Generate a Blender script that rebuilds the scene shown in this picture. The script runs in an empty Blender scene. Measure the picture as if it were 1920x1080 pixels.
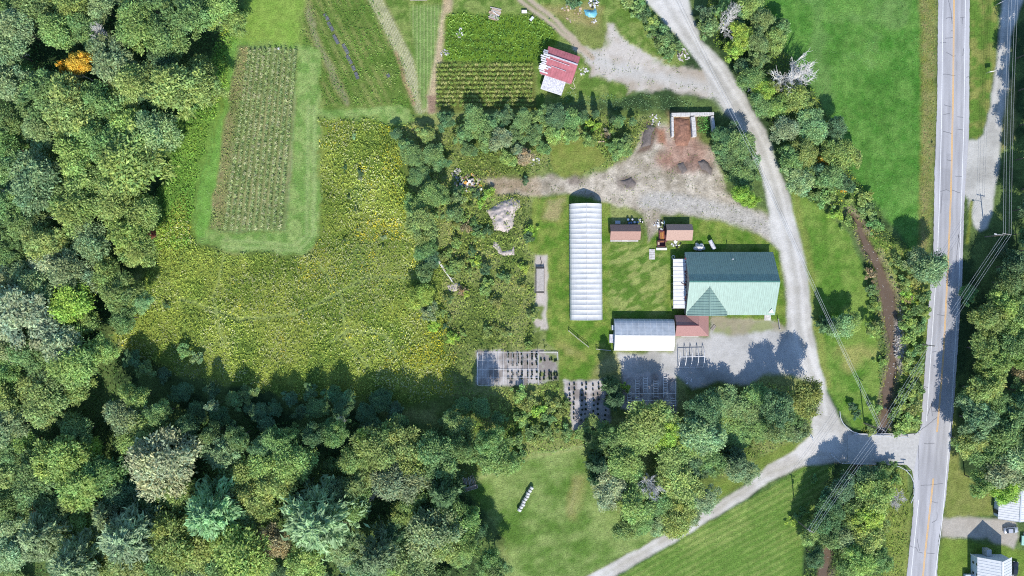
import bpy, math, random
import numpy as np
from mathutils import Vector, Matrix

# ------------------------------------------------------------------ camera, sky, sun
S = 0.165            # metres per photo pixel on the ground
H = 246.0            # height of the drone
SUN_EL, SUN_DX, SUN_DY = math.radians(40), 0.107, -0.994
scene = bpy.context.scene
COL = scene.collection
cam_d = bpy.data.cameras.new('camera'); cam = bpy.data.objects.new('camera', cam_d); COL.objects.link(cam)
cam.location = (0, 0, H); cam.rotation_euler = (0, 0, 0)
cam_d.sensor_width = 36; cam_d.lens = 36 * (H / S) / 1920; cam_d.clip_end = 9000; cam_d.clip_start = 1
scene.camera = cam
w = bpy.data.worlds.new('World'); scene.world = w; w.use_nodes = True
nt = w.node_tree
sky = nt.nodes.new('ShaderNodeTexSky'); sky.sky_type = 'NISHITA'; sky.sun_disc = False; sky.ozone_density = 4.0; sky.dust_density = .2; sky.air_density = 1.0
sky.sun_elevation = SUN_EL; sky.sun_rotation = math.atan2(SUN_DX, SUN_DY)
nt.links.new(sky.outputs[0], nt.nodes['Background'].inputs[0]); nt.nodes['Background'].inputs[1].default_value = 0.15
sun_d = bpy.data.lights.new('sun', 'SUN'); sun_d.energy = 4.1; sun_d.angle = math.radians(0.5); sun_d.color = (1, .955, .88)
sun = bpy.data.objects.new('sun', sun_d); COL.objects.link(sun)
sun.rotation_euler = Vector((-SUN_DX * math.cos(SUN_EL), -SUN_DY * math.cos(SUN_EL), -math.sin(SUN_EL))).to_track_quat('-Z', 'Y').to_euler()
vs = scene.view_settings; vs.view_transform = 'Standard'; vs.look = 'None'; vs.gamma = 1; vs.exposure = 0.78
KALB = 0.80          # photo value (linear) to surface albedo
scene.cycles.use_denoising = False; scene.cycles.filter_width = 1.1
scene.cycles.max_bounces = 6; scene.cycles.diffuse_bounces = 3; scene.cycles.transparent_max_bounces = 4

rng = np.random.default_rng(11); random.seed(5)

# ------------------------------------------------------------------ helpers
def W(px, py, h=0.0):
    "ground-map pixel to world metres"
    return Vector(((px - 960) * S, (540 - py) * S, h))
def D(px, py, h):
    "map pixel of the ground point under something that stands h metres up and shows at px, py"
    k = 1 - h / H
    return 960 + (px - 960) * k, 540 + (py - 540) * k
def lin(r, g, b, k=KALB):
    f = lambda c: (c / 255 / 12.92 if c <= 10 else ((c / 255 + .055) / 1.055) ** 2.4) * k
    return np.array([f(r), f(g), f(b)])
def c4(t): return (float(t[0]), float(t[1]), float(t[2]), 1)

def vnoise(x, y, seed=0):
    xi, yi = np.floor(x), np.floor(y); fx, fy = x - xi, y - yi
    fx, fy = fx * fx * (3 - 2 * fx), fy * fy * (3 - 2 * fy)
    def h(a, b):
        v = np.sin(a * 127.1 + b * 311.7 + seed * 74.7) * 43758.5453
        return v - np.floor(v)
    return (h(xi, yi) * (1 - fx) + h(xi + 1, yi) * fx) * (1 - fy) + (h(xi, yi + 1) * (1 - fx) + h(xi + 1, yi + 1) * fx) * fy
def fbm(x, y, sc, seed=0, o=4):
    t = 0; a = .5; n = 0
    for i in range(o):
        t = t + a * vnoise(x / sc + i * 17.3, y / sc + i * 9.1, seed + i); n += a; a *= .55; sc *= .5
    return t / n          # about 0..1, mean .5
def poly_w(poly): return np.array([[(a - 960) * S, (540 - b) * S] for a, b in poly])
def sdf(x, y, P):
    "signed distance to polygon, negative inside"
    d = np.full(x.shape, 1e9); s = np.zeros(x.shape, bool); n = len(P)
    for i in range(n):
        a, b = P[i], P[(i + 1) % n]
        ex, ey = b - a; wx, wy = x - a[0], y - a[1]
        t = np.clip((wx * ex + wy * ey) / (ex * ex + ey * ey + 1e-9), 0, 1)
        d = np.minimum(d, (wx - t * ex) ** 2 + (wy - t * ey) ** 2)
        c = ((a[1] <= y) & (y < b[1])) | ((b[1] <= y) & (y < a[1]))
        with np.errstate(divide='ignore', invalid='ignore'):
            s ^= c & (x < a[0] + wy * ex / (ey if ey else 1e-9))
    d = np.sqrt(d)
    return np.where(s, -d, d)
def line_d(x, y, pts):
    P = poly_w(pts); d = np.full(x.shape, 1e9)
    for a, b in zip(P[:-1], P[1:]):
        e = b - a; t = np.clip(((x - a[0]) * e[0] + (y - a[1]) * e[1]) / (e @ e + 1e-9), 0, 1)
        d = np.minimum(d, (x - a[0] - t * e[0]) ** 2 + (y - a[1] - t * e[1]) ** 2)
    return np.sqrt(d)
def smooth(a, b, v):
    t = np.clip((v - a) / (b - a), 0, 1); return t * t * (3 - 2 * t)

def np_mesh(name, V, F, col=None, smooth_=False):
    "V n*3, F m*k (k = 3 or 4), col n*3"
    me = bpy.data.meshes.new(name); V = np.asarray(V, np.float32); F = np.asarray(F, np.int32); k = F.shape[1]
    me.vertices.add(len(V)); me.vertices.foreach_set('co', V.ravel())
    me.loops.add(F.size); me.loops.foreach_set('vertex_index', F.ravel())
    me.polygons.add(len(F)); me.polygons.foreach_set('loop_start', np.arange(0, F.size, k, dtype=np.int32))
    if smooth_: me.polygons.foreach_set('use_smooth', np.ones(len(F), bool))
    me.update(calc_edges=True)
    if col is not None:
        at = me.color_attributes.new('Col', 'FLOAT_COLOR', 'POINT')
        at.data.foreach_set('color', np.concatenate([col, np.ones((len(col), 1))], 1).astype(np.float32).ravel())
    return me

class MB:
    "collects simple shapes into one mesh"
    def __init__(s): s.v = []; s.f = []
    def add(s, vs, fs):
        n = len(s.v); s.v += [tuple(v) for v in vs]; s.f += [tuple(i + n for i in f) for f in fs]; return s
    def box(s, c, d, rz=0, tilt=None):
        hx, hy, hz = d[0] / 2, d[1] / 2, d[2] / 2
        M = Matrix.Rotation(rz, 3, 'Z')
        if tilt: M = M @ Matrix.Rotation(tilt, 3, 'Y')
        vs = [M @ Vector((x, y, z)) + Vector(c) for z in (-hz, hz) for x, y in ((-hx, -hy), (hx, -hy), (hx, hy), (-hx, hy))]
        return s.add(vs, [(3, 2, 1, 0), (4, 5, 6, 7), (0, 1, 5, 4), (1, 2, 6, 5), (2, 3, 7, 6), (3, 0, 4, 7)])
    def bar(s, a, b, wd, th=None):
        "square bar from a to b"
        a, b = Vector(a), Vector(b); th = th or wd; d = (b - a).normalized()
        up = Vector((0, 0, 1)) if abs(d.z) < .95 else Vector((1, 0, 0))
        x = d.cross(up).normalized() * wd / 2; z = x.normalized().cross(d) * th / 2
        vs = [p + q for p in (a, b) for q in (-x - z, x - z, x + z, -x + z)]
        return s.add(vs, [(3, 2, 1, 0), (4, 5, 6, 7), (0, 1, 5, 4), (1, 2, 6, 5), (2, 3, 7, 6), (3, 0, 4, 7)])
    def tube(s, pts, r, n=6, r2=None):
        pts = [Vector(p) for p in pts]; m = len(pts); base = len(s.v)
        for i, p in enumerate(pts):
            d = (pts[min(i + 1, m - 1)] - pts[max(i - 1, 0)]).normalized()
            up = Vector((0, 0, 1)) if abs(d.z) < .9 else Vector((1, 0, 0))
            x = d.cross(up).normalized(); y = x.cross(d)
            rr = r if r2 is None else r + (r2 - r) * i / (m - 1)
            for k in range(n):
                a = 2 * math.pi * k / n; s.v.append(tuple(p + (x * math.cos(a) + y * math.sin(a)) * rr))
        for i in range(m - 1):
            for k in range(n):
                a = base + i * n + k; b = base + i * n + (k + 1) % n
                s.f.append((a, b, b + n, a + n))
        s.f.append(tuple(base + k for k in range(n))[::-1]); s.f.append(tuple(base + (m - 1) * n + k for k in range(n)))
        return s
    def cyl(s, c, r, h, n=12, r2=None):
        c = Vector(c); return s.tube([c, c + Vector((0, 0, h))], r, n, r2)
    def slab(s, quad, t):
        "thick sheet below the four (or n) given points"
        q = [Vector(p) for p in quad]; n = len(q); nn = (q[1] - q[0]).cross(q[2] - q[0]).normalized()
        if nn.z < 0: q = q[::-1]; nn = -nn
        vs = q + [p - nn * t for p in q]
        return s.add(vs, [tuple(range(n)), tuple(range(2 * n - 1, n - 1, -1))] + [(i, n + i, n + (i + 1) % n, (i + 1) % n)[::-1] for i in range(n)])
    def prism(s, prof, x0, x1):
        "profile of (y, z) points, counter-clockwise, extruded along x"
        n = len(prof); vs = [(x0, y, z) for y, z in prof] + [(x1, y, z) for y, z in prof]
        return s.add(vs, [tuple(range(n))[::-1], tuple(range(n, 2 * n))] + [(i, (i + 1) % n, n + (i + 1) % n, n + i) for i in range(n)])
    def build(s, name, mat, parent=None, sm=False, bevel=0):
        me = bpy.data.meshes.new(name); me.from_pydata(s.v, [], s.f); me.validate(); me.materials.append(mat)
        if sm: me.polygons.foreach_set('use_smooth', np.ones(len(me.polygons), bool))
        me.update()
        o = bpy.data.objects.new(name, me); COL.objects.link(o)
        if parent: o.parent = parent
        if bevel:
            m = o.modifiers.new('bevel', 'BEVEL'); m.width = bevel; m.segments = 2; m.limit_method = 'ANGLE'
        return o

def tag(o, label=None, cat=None, group=None, kind=None):
    if label: o['label'] = label
    if cat: o['category'] = cat
    if group: o['group'] = group
    if kind: o['kind'] = kind
    return o
def thing(name, label, cat, loc, rz=0, group=None):
    o = bpy.data.objects.new(name, None); COL.objects.link(o); o.location = loc; o.rotation_euler = (0, 0, rz); o.empty_display_size = .3
    return tag(o, label, cat, group)
def link_mesh(name, me, mat=None, parent=None):
    if mat and not me.materials: me.materials.append(mat)
    o = bpy.data.objects.new(name, me); COL.objects.link(o); o.parent = parent
    return o
ORD = ['first', 'second', 'third', 'fourth', 'fifth', 'sixth', 'seventh', 'eighth', 'ninth', 'tenth', 'eleventh', 'twelfth', 'thirteenth', 'fourteenth', 'fifteenth', 'sixteenth']

# ------------------------------------------------------------------ materials
def mat(name, col, rough=.8, var=.18, scale=3.0, bump=0.0, metal=0.0, spec=.3, streak=None, dirt=None):
    m = bpy.data.materials.new(name); m.use_nodes = True; t = m.node_tree; b = t.nodes['Principled BSDF']
    b.inputs['Roughness'].default_value = rough; b.inputs['Metallic'].default_value = metal; b.inputs['Specular IOR Level'].default_value = spec
    tc = t.nodes.new('ShaderNodeTexCoord'); mp = t.nodes.new('ShaderNodeMapping')
    t.links.new(tc.outputs['Object'], mp.inputs[0])
    if streak: mp.inputs['Scale'].default_value = streak
    n = t.nodes.new('ShaderNodeTexNoise'); n.inputs['Scale'].default_value = scale; n.inputs['Detail'].default_value = 6; n.inputs['Roughness'].default_value = .65
    t.links.new(mp.outputs[0], n.inputs[0])
    r = t.nodes.new('ShaderNodeValToRGB'); c = np.array(col[:3])
    d = c * (1 - 2 * var) if dirt is None else np.array(dirt[:3])
    r.color_ramp.elements[0].position = .3; r.color_ramp.elements[1].position = .7
    r.color_ramp.elements[0].color = c4(np.clip(d, 0, 1)); r.color_ramp.elements[1].color = c4(np.clip(c * (1 + var), 0, 1))
    t.links.new(n.outputs[0], r.inputs[0]); t.links.new(r.outputs[0], b.inputs['Base Color'])
    if bump:
        bp = t.nodes.new('ShaderNodeBump'); bp.inputs['Strength'].default_value = bump; bp.inputs['Distance'].default_value = .05
        t.links.new(n.outputs[0], bp.inputs['Height']); t.links.new(bp.outputs[0], b.inputs['Normal'])
    return m
def leaf_mat(name, trans=.3, rough=.55):
    m = bpy.data.materials.new(name); m.use_nodes = True; t = m.node_tree; b = t.nodes['Principled BSDF']; out = t.nodes['Material Output']
    at = t.nodes.new('ShaderNodeAttribute'); at.attribute_name = 'Col'; oi = t.nodes.new('ShaderNodeObjectInfo')
    mx = t.nodes.new('ShaderNodeMix'); mx.data_type = 'RGBA'; mx.blend_type = 'MULTIPLY'; mx.inputs[0].default_value = 1
    t.links.new(at.outputs['Color'], mx.inputs[6]); t.links.new(oi.outputs['Color'], mx.inputs[7])
    t.links.new(mx.outputs[2], b.inputs['Base Color']); b.inputs['Roughness'].default_value = rough; b.inputs['Specular IOR Level'].default_value = .25
    tr = t.nodes.new('ShaderNodeBsdfTranslucent'); t.links.new(mx.outputs[2], tr.inputs[0])
    ms = t.nodes.new('ShaderNodeMixShader'); ms.inputs[0].default_value = trans
    t.links.new(b.outputs[0], ms.inputs[1]); t.links.new(tr.outputs[0], ms.inputs[2]); t.links.new(ms.outputs[0], out.inputs[0])
    return m
def ground_mat(name, fine=2.2, amt=.45, bump=.5):
    m = bpy.data.materials.new(name); m.use_nodes = True; t = m.node_tree; b = t.nodes['Principled BSDF']
    b.inputs['Roughness'].default_value = .95; b.inputs['Specular IOR Level'].default_value = .1
    at = t.nodes.new('ShaderNodeAttribute'); at.attribute_name = 'Col'; tc = t.nodes.new('ShaderNodeTexCoord')
    n = t.nodes.new('ShaderNodeTexNoise'); n.inputs['Scale'].default_value = fine; n.inputs['Detail'].default_value = 5; n.inputs['Roughness'].default_value = .75
    t.links.new(tc.outputs['Object'], n.inputs[0])
    mr = t.nodes.new('ShaderNodeMapRange'); mr.inputs[1].default_value = .25; mr.inputs[2].default_value = .75
    mr.inputs[3].default_value = 1 - amt; mr.inputs[4].default_value = 1 + amt
    t.links.new(n.outputs[0], mr.inputs[0])
    mx = t.nodes.new('ShaderNodeMix'); mx.data_type = 'RGBA'; mx.blend_type = 'MULTIPLY'; mx.inputs[0].default_value = 1
    t.links.new(at.outputs['Color'], mx.inputs[6]); t.links.new(mr.outputs[0], mx.inputs[7]); t.links.new(mx.outputs[2], b.inputs['Base Color'])
    bp = t.nodes.new('ShaderNodeBump'); bp.inputs['Strength'].default_value = bump; bp.inputs['Distance'].default_value = .25
    t.links.new(n.outputs[0], bp.inputs['Height']); t.links.new(bp.outputs[0], b.inputs['Normal'])
    return m
M = dict(
    leaf=leaf_mat('leaf', .4), weed=leaf_mat('weed', .25, .7),
    grass=ground_mat('grass_ground', 2.4, .6, 1.0), gravel=ground_mat('gravel_ground', 2.4, .2, .35), dirt=ground_mat('dirt_ground', 2.0, .45, .8), rough=ground_mat('rough_ground', 1.8, .6, 1.0),
    bark=mat('bark', (.12, .10, .08), .95, .3, 4, .5), deadwood=mat('dead_wood', (.60, .575, .54), .9, .15, 5, .3),
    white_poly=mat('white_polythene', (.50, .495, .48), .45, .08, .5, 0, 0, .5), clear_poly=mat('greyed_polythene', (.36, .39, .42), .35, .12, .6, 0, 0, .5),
    whitemetal=mat('white_metal', (.58, .58, .585), .45, .07, 1.2), galv=mat('galvanised', (.52, .54, .56), .45, .12, 3, 0, .3),
    green_roof=mat('green_roof_metal', (.20, .295, .25), .5, .10, 1.2, 0, 0, .3, streak=(1.5, .12, 1)), teal=mat('green_trim', (.06, .17, .14), .6),
    boards=mat('grey_boards', (.30, .27, .24), .9, .25, 2, .3, streak=(1, 1, 8)), brownwall=mat('brown_boards', (.20, .13, .09), .9, .25, 2, .3),
    shingle=mat('brown_shingle', (.30, .185, .15), .95, .16, 5, .4), shingle_pale=mat('tan_shingle', (.37, .25, .20), .95, .15, 5, .4), shingle_red=mat('russet_shingle', (.30, .165, .15), .95, .15, 5, .4),
    redmetal=mat('faded_red_metal', (.36, .115, .13), .6, .14, .8, 0, 0, .35), oldtin=mat('weathered_tin', (.55, .54, .56), .6, .2, 2.5, 0, .1, dirt=(.26, .25, .28)),
    black=mat('black_plastic', (.018, .019, .021), .5), dark=mat('dark_gap', (.03, .03, .03), .9), blue=mat('blue_plastic', (.10, .17, .30), .4),
    concrete=mat('pale_concrete', (.50, .48, .46), .9, .15, 2, .3, dirt=(.30, .28, .26)), wood=mat('raw_timber', (.46, .34, .25), .85, .2, 3), palewood=mat('weathered_timber', (.42, .38, .34), .9, .18, 3),
    orange=mat('orange_timber', (.50, .17, .07), .7, .2, 3), maroon=mat('maroon_boards', (.13, .045, .05), .8), whitepaint=mat('white_paint', (.62, .61, .60), .6, .06),
    soil=mat('rusty_compost', (.24, .125, .085), .98, .25, 2, .6), sand=mat('pale_sand', (.40, .345, .31), .98, .16, 1.2, .5), ash=mat('dark_soil', (.13, .11, .10), .98, .2, 2, .5),
    tarp=mat('teal_tarp', (.13, .36, .42), .45, .25, 1.5, .4, dirt=(.04, .14, .20)), glass=mat('dark_glass', (.03, .04, .05), .08, .1, 1, 0, 0, .6),
    pole=mat('utility_pole_wood', (.20, .165, .14), .9, .2, 4), wire=mat('aluminium_wire', (.58, .59, .60), .4, .03, 2, 0, 0, .5),
    stone=mat('stone', (.42, .40, .38), .95, .2, 2, .4), tyre=mat('tyre_rubber', (.02, .02, .02), .9),
    car_grey=mat('silver_paint', (.42, .43, .46), .3, .05, 2, 0, .3), car_dark=mat('dark_blue_paint', (.03, .035, .05), .3, .05, 2, 0, .2), mint=mat('mint_paint', (.30, .50, .42), .5),
    siding=mat('pale_blue_siding', (.42, .48, .55), .7, .06, 2), lamp=mat('headlight_glass', (.7, .72, .74), .15), brass=mat('orange_paint', (.5, .26, .05), .6),
    rope=mat('pale_hose', (.55, .50, .36), .7), fabric=mat('landscape_fabric', (.10, .105, .115), .7, .25, 2),
)
# ------------------------------------------------------------------ the ground: one fine grid, painted and then cut into its fields, yards and roads
GX0, GX1, GY0, GY1, GD = -186.0, 186.0, -106.0, 106.0, 0.44
nx, ny = int((GX1 - GX0) / GD) + 1, int((GY1 - GY0) / GD) + 1
gx, gy = np.meshgrid(np.linspace(GX0, GX1, nx), np.linspace(GY0, GY1, ny)); gx = gx.ravel(); gy = gy.ravel()
j1 = fbm(gx, gy, 4.0, 1, 4) - .5; j2 = fbm(gx, gy, 4.0, 7, 4) - .5
n_big = fbm(gx, gy, 22, 20, 4); n_mid = fbm(gx, gy, 7, 30, 4); n_sm = fbm(gx, gy, 2.2, 40, 3); n_fine = fbm(gx, gy, .9, 50, 2)
gcol = np.zeros((len(gx), 3)); gz = np.zeros(len(gx)); zone = np.zeros(len(gx), np.int32); zones = ['ground']
zmat = {'ground': 'rough'}

def two(c1, c2, t): return np.asarray(c1)[None] * (1 - t[:, None]) + np.asarray(c2)[None] * t[:, None]
def paint(m, c):
    global gcol
    c = np.asarray(c); gcol = gcol * (1 - m[:, None]) + (c if c.ndim == 2 else c[None]) * m[:, None]
def area(poly, feather=.8, jit=2.0):
    P = poly_w(poly); x, y = gx + j1 * jit, gy + j2 * jit
    box = (x > P[:, 0].min() - 8) & (x < P[:, 0].max() + 8) & (y > P[:, 1].min() - 8) & (y < P[:, 1].max() + 8)
    d = np.full(len(gx), 50.0); d[box] = sdf(x[box], y[box], P)
    return smooth(feather, -feather, d), d
def setzone(m, name, mt):
    if name not in zones: zones.append(name); zmat[name] = mt
    zone[m > .5] = zones.index(name)
def path(pts, width, feather=.5, jit=.8, wob=0):
    d = np.full(len(gx), 50.0); P = poly_w(pts); r = width + 5
    x, y = gx + j1 * jit, gy + j2 * jit
    box = (x > P[:, 0].min() - r) & (x < P[:, 0].max() + r) & (y > P[:, 1].min() - r) & (y < P[:, 1].max() + r)
    d[box] = line_d(x[box], y[box], pts)
    return smooth(width / 2 + feather, width / 2 - feather, d), d

# forest floor and rough growth everywhere first
paint(np.ones(len(gx)), two(lin(52, 72, 42), lin(92, 112, 62), smooth(.35, .65, n_mid)))
SCRUB = [(590, 200), (1000, 195), (1260, 215), (1345, 260), (1370, 380), (1440, 400), (1470, 480), (1480, 620), (1540, 720), (1560, 870), (1440, 900), (1100, 1080), (940, 1100), (940, 1000), (860, 890), (840, 800), (560, 745), (300, 690), (210, 640), (210, 600), (300, 420), (400, 240)]
m, _ = area(SCRUB, 2, 4); paint(m, two(lin(96, 112, 56), lin(132, 140, 84), smooth(.35, .65, n_mid)))
# top farm fields
FARM = [(480, -130), (1230, -130), (1225, 0), (1290, 100), (1260, 150), (1180, 180), (1000, 205), (820, 215), (600, 205), (470, 190), (430, 90), (470, 30)]
m, _ = area(FARM, 1.5, 3); paint(m, two(lin(92, 128, 58), lin(124, 150, 84), smooth(.35, .65, n_sm))); setzone(m, 'vegetable_field', 'grass')
# rows run down and to the right
rx, ry = .46, -.89                       # row direction
u = (gx * -ry + gy * rx)                 # across the rows
ROWS = [(560, -60), (700, -60), (800, 200), (610, 200), (575, 100)]
m, _ = area(ROWS, 1, 2); st = .5 + .5 * np.sin(u * 2 * np.pi / 2.6 + j1 * 2); paint(m * .75, two(lin(84, 118, 50), lin(128, 142, 86), st * smooth(.3, .7, n_mid)))
m, _ = path([(567, -20), (600, 90), (650, 190)], 2.2, .8, 2); paint(m * .7, lin(140, 135, 105))
m, _ = path([(690, -30), (730, 50), (765, 120), (788, 200)], 4.2, .8, .8); paint(m, two(lin(150, 160, 116), lin(176, 172, 140), smooth(-.2, .6, np.sin(u * 2 * np.pi / .8))))
m, _ = path([(742, 100), (775, 195)], 1.2, .5, 1); paint(m * .8, lin(156, 128, 96))
m, _ = area([(770, 10), (832, 10), (828, 100), (815, 205), (790, 205), (780, 120)], .8, 1); paint(m, two(lin(96, 140, 66), lin(140, 165, 110), .5 + .5 * np.sin(gx * 2 * np.pi / 1.1)))
m, _ = path([(845, -40), (832, 60), (816, 150), (808, 205)], 3.0, .8, 1.2); paint(m, two(lin(168, 150, 116), lin(190, 172, 140), n_sm))
m, _ = area([(800, 180), (818, 180), (826, 212), (804, 214)], .6, 1.5); paint(m, lin(150, 126, 106))
m, _ = area([(835, 25), (1040, 30), (1045, 85), (1005, 118), (830, 116)], 1, 2); paint(m, two(lin(78, 116, 40), lin(112, 150, 54), n_sm))
for yy in (76, 92): 
    m, _ = path([(845, yy - 6), (900, yy), (960, yy + 8)], .7, .4, 1.5); paint(m * .6, lin(50, 62, 36))
CORN2 = [(818, 118), (1000, 118), (1005, 205), (818, 210)]
m, _ = area(CORN2, .8, 1.5); paint(m, two(lin(84, 104, 50), lin(112, 122, 68), n_sm))
# corn plot and the mown ring round it
RING = [(425, 60), (600, 90), (600, 205), (760, 200), (780, 225), (745, 235), (600, 222), (600, 440), (575, 478), (420, 468), (360, 450), (370, 380), (395, 280), (415, 180)]
m, _ = area(RING, .6, 2.5); paint(m, two(lin(108, 150, 78), lin(138, 170, 104), smooth(.3, .7, n_sm))); setzone(m, 'grass_path', 'grass')
m, _ = area([(430, 70), (470, 60), (440, 160), (420, 300), (385, 440), (360, 450), (370, 360), (400, 230)], 1, 2); paint(m * .8, lin(104, 160, 72))
m, _ = area([(470, -40), (580, -40), (560, 80), (480, 90), (440, 70)], 2, 4); paint(m, two(lin(112, 158, 66), lin(134, 166, 84), n_sm)); setzone(m, 'grass_path', 'grass')
for off in (0, 1):
    m, _ = path([(590 - off * 12, 200), (588 - off * 12, 440), (560 - off * 10, 470 - off * 10), (420, 462 - off * 12)], 1.1, .5, .8); paint(m * .55, lin(150, 178, 120))
CORN = [(447, 84), (556, 94), (552, 250), (538, 432), (415, 438), (392, 425), (412, 300), (432, 170)]
m, _ = area(CORN, .8, 1.5); paint(m, two(lin(112, 126, 78), lin(138, 140, 98), smooth(.3, .7, n_mid))); setzone(m, 'corn_plot', 'dirt')
for i in range(10):
    m, _ = path([(470 + i * 9.3 + (i > 4) * 2, 92 + abs(i - 5)), (424 + i * 11.3, 432)], .75, .3, .3); paint(m * .8, lin(92, 112, 60))
m, _ = area([(447, 90), (462, 90), (430, 300), (418, 430), (395, 430), (415, 280)], 1, 3); paint(m * .8, two(lin(140, 128, 92), lin(120, 128, 76), n_sm))
# the goldenrod meadow
MEADOW = [(602, 222), (700, 222), (745, 240), (752, 310), (800, 420), (832, 500), (836, 650), (852, 735), (800, 755), (560, 745), (330, 700), (215, 640), (225, 590), (285, 500), (300, 430), (345, 360), (365, 455), (420, 474), (580, 482), (604, 445)]
m, _ = area([(350, 170), (430, 70), (425, 180), (395, 280), (365, 380), (365, 460), (290, 480), (300, 340)], 1.5, 3); paint(m, two(lin(88, 124, 54), lin(116, 146, 66), n_sm))
m, _ = area(MEADOW, 1.2, 3.5)
cm = two(lin(96, 118, 48), lin(132, 144, 64), smooth(.35, .65, n_mid)); cm = cm * (1 - .5 * smooth(.62, .75, n_big)[:, None]) + lin(112, 134, 70) * (.5 * smooth(.62, .75, n_big)[:, None])
paint(m, cm); setzone(m, 'meadow', 'rough')
TRAILS = [[(600, 500), (640, 560), (650, 640), (690, 690)], [(620, 640), (660, 620), (720, 630), (745, 670), (710, 700)], [(340, 560), (450, 600), (560, 590), (690, 520), (800, 520)], [(420, 480), (400, 560), (420, 650)]]
for p in TRAILS: m, _ = path(p, .9, .5, 2); paint(m * .7, lin(142, 156, 92))
# yard lawn
LAWN = [(1000, 372), (1068, 366), (1145, 380), (1148, 458), (1205, 455), (1215, 400), (1236, 425), (1240, 470), (1300, 445), (1300, 405), (1380, 425), (1436, 448), (1462, 475), (1474, 610), (1440, 600), (1330, 594), (1262, 632), (1150, 600), (1150, 660), (1165, 705), (1050, 714), (1046, 656), (1026, 640), (1026, 480), (990, 470)]
m, _ = area(LAWN, .6, 1.6); paint(m, two(lin(84, 128, 46), lin(128, 152, 76), smooth(.35, .7, n_sm * .6 + n_mid * .4))); setzone(m, 'lawn', 'grass')
m, _ = area([(1025, 375), (1060, 372), (1050, 410), (1020, 415)], 1.5, 4); paint(m * .7, lin(168, 146, 110))
m, _ = area([(1140, 455), (1215, 460), (1250, 480), (1250, 585), (1145, 590)], 1.5, 3); paint(m * .75, two(lin(86, 126, 52), lin(150, 168, 104), smooth(.42, .62, fbm(gx * .6 + gy * .5, gy * 1.5 - gx * .8, 2.2, 66, 3))))
m, _ = area([(1045, 640), (1075, 650), (1100, 670), (1060, 660)], 2, 4); paint(m * .6, lin(156, 146, 100))
m, _ = area([(1130, 660), (1170, 670), (1165, 710), (1110, 705)], 2, 4); paint(m * .6, lin(164, 152, 116))
m, _ = area([(1030, 270), (1110, 265), (1140, 300), (1080, 335), (1035, 325)], 1.5, 3); paint(m, two(lin(104, 136, 60), lin(140, 152, 86), n_sm)); setzone(m, 'lawn', 'grass')
# lawn between the gravel road and the brook
EAST = [(1478, 360), (1510, 366), (1560, 410), (1592, 440), (1612, 490), (1632, 560), (1645, 640), (1650, 730), (1640, 800), (1600, 805), (1570, 768), (1545, 720), (1523, 610), (1505, 480)]
m, _ = area(EAST, .7, 1.6); paint(m, two(lin(84, 132, 50), lin(120, 154, 76), smooth(.3, .7, n_sm * .5 + n_mid * .5))); setzone(m, 'roadside_lawn', 'grass')
m, _ = path([(1490, 366), (1512, 470), (1530, 600), (1552, 720)], 2.5, 1, 2); paint(m * .5, lin(140, 150, 86))
m, _ = area([(1570, 650), (1640, 650), (1640, 665), (1590, 700), (1575, 680)], 2, 5); paint(m * .6, lin(168, 168, 110))
# hay field
HAY = [(1420, -130), (1752, -130), (1752, 100), (1747, 300), (1742, 470), (1720, 480), (1650, 390), (1602, 330), (1580, 270), (1545, 200), (1510, 150), (1470, 90), (1440, 30)]
m, _ = area(HAY, 1, 2.5); paint(m, two(lin(62, 122, 44), lin(104, 154, 76), smooth(.25, .75, n_sm * .45 + n_mid * .3 + n_big * .25))); setzone(m, 'hay_field', 'grass')
m, _ = area(HAY, 1, 2.5); paint(m * .5 * smooth(.55, .72, fbm(gx, gy, 12, 88, 4)), lin(112, 150, 92)); paint(m * .35 * smooth(.6, .75, fbm(gx, gy, 5, 98, 3)), lin(60, 110, 42))
m, _ = area([(1722, -130), (1758, -130), (1752, 350), (1742, 500), (1722, 470), (1728, 200)], 1.2, 2); paint(m, two(lin(112, 130, 60), lin(142, 132, 90), n_sm))
# grass beside the highway, right
m, _ = area([(1818, -130), (1882, -130), (1866, 120), (1852, 215), (1842, 250), (1830, 262), (1818, 255)], .7, 1.2); paint(m, two(lin(92, 132, 56), lin(132, 146, 82), smooth(.3, .7, n_sm))); setzone(m, 'verge', 'grass')
m, _ = path([(1856, -60), (1850, 60), (1838, 240)], 1.4, 1, 1); paint(m * .5, lin(74, 100, 46))
m, _ = area([(1790, 690), (1800, 880), (1850, 920), (1870, 965), (1772, 972), (1778, 850)], .8, 1.5); paint(m, two(lin(106, 132, 62), lin(138, 150, 92), n_sm)); setzone(m, 'verge', 'grass')
m, _ = area([(1768, 1005), (1800, 1010), (1960, 1040), (1960, 1200), (1755, 1200), (1758, 1060)], .8, 1.5); paint(m, two(lin(88, 128, 50), lin(128, 154, 76), n_sm)); setzone(m, 'verge', 'grass')
m, _ = area([(1880, 150), (1900, 150), (1905, 260), (1878, 285), (1874, 230)], 1, 2); paint(m, two(lin(140, 132, 88), lin(120, 124, 70), n_sm))
# rough bank between brook and highway
m, _ = area([(1610, 430), (1742, 480), (1738, 640), (1725, 800), (1690, 812), (1690, 640), (1650, 520)], 1, 3); paint(m, two(lin(96, 122, 54), lin(132, 146, 78), smooth(.35, .65, n_mid)))
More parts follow.
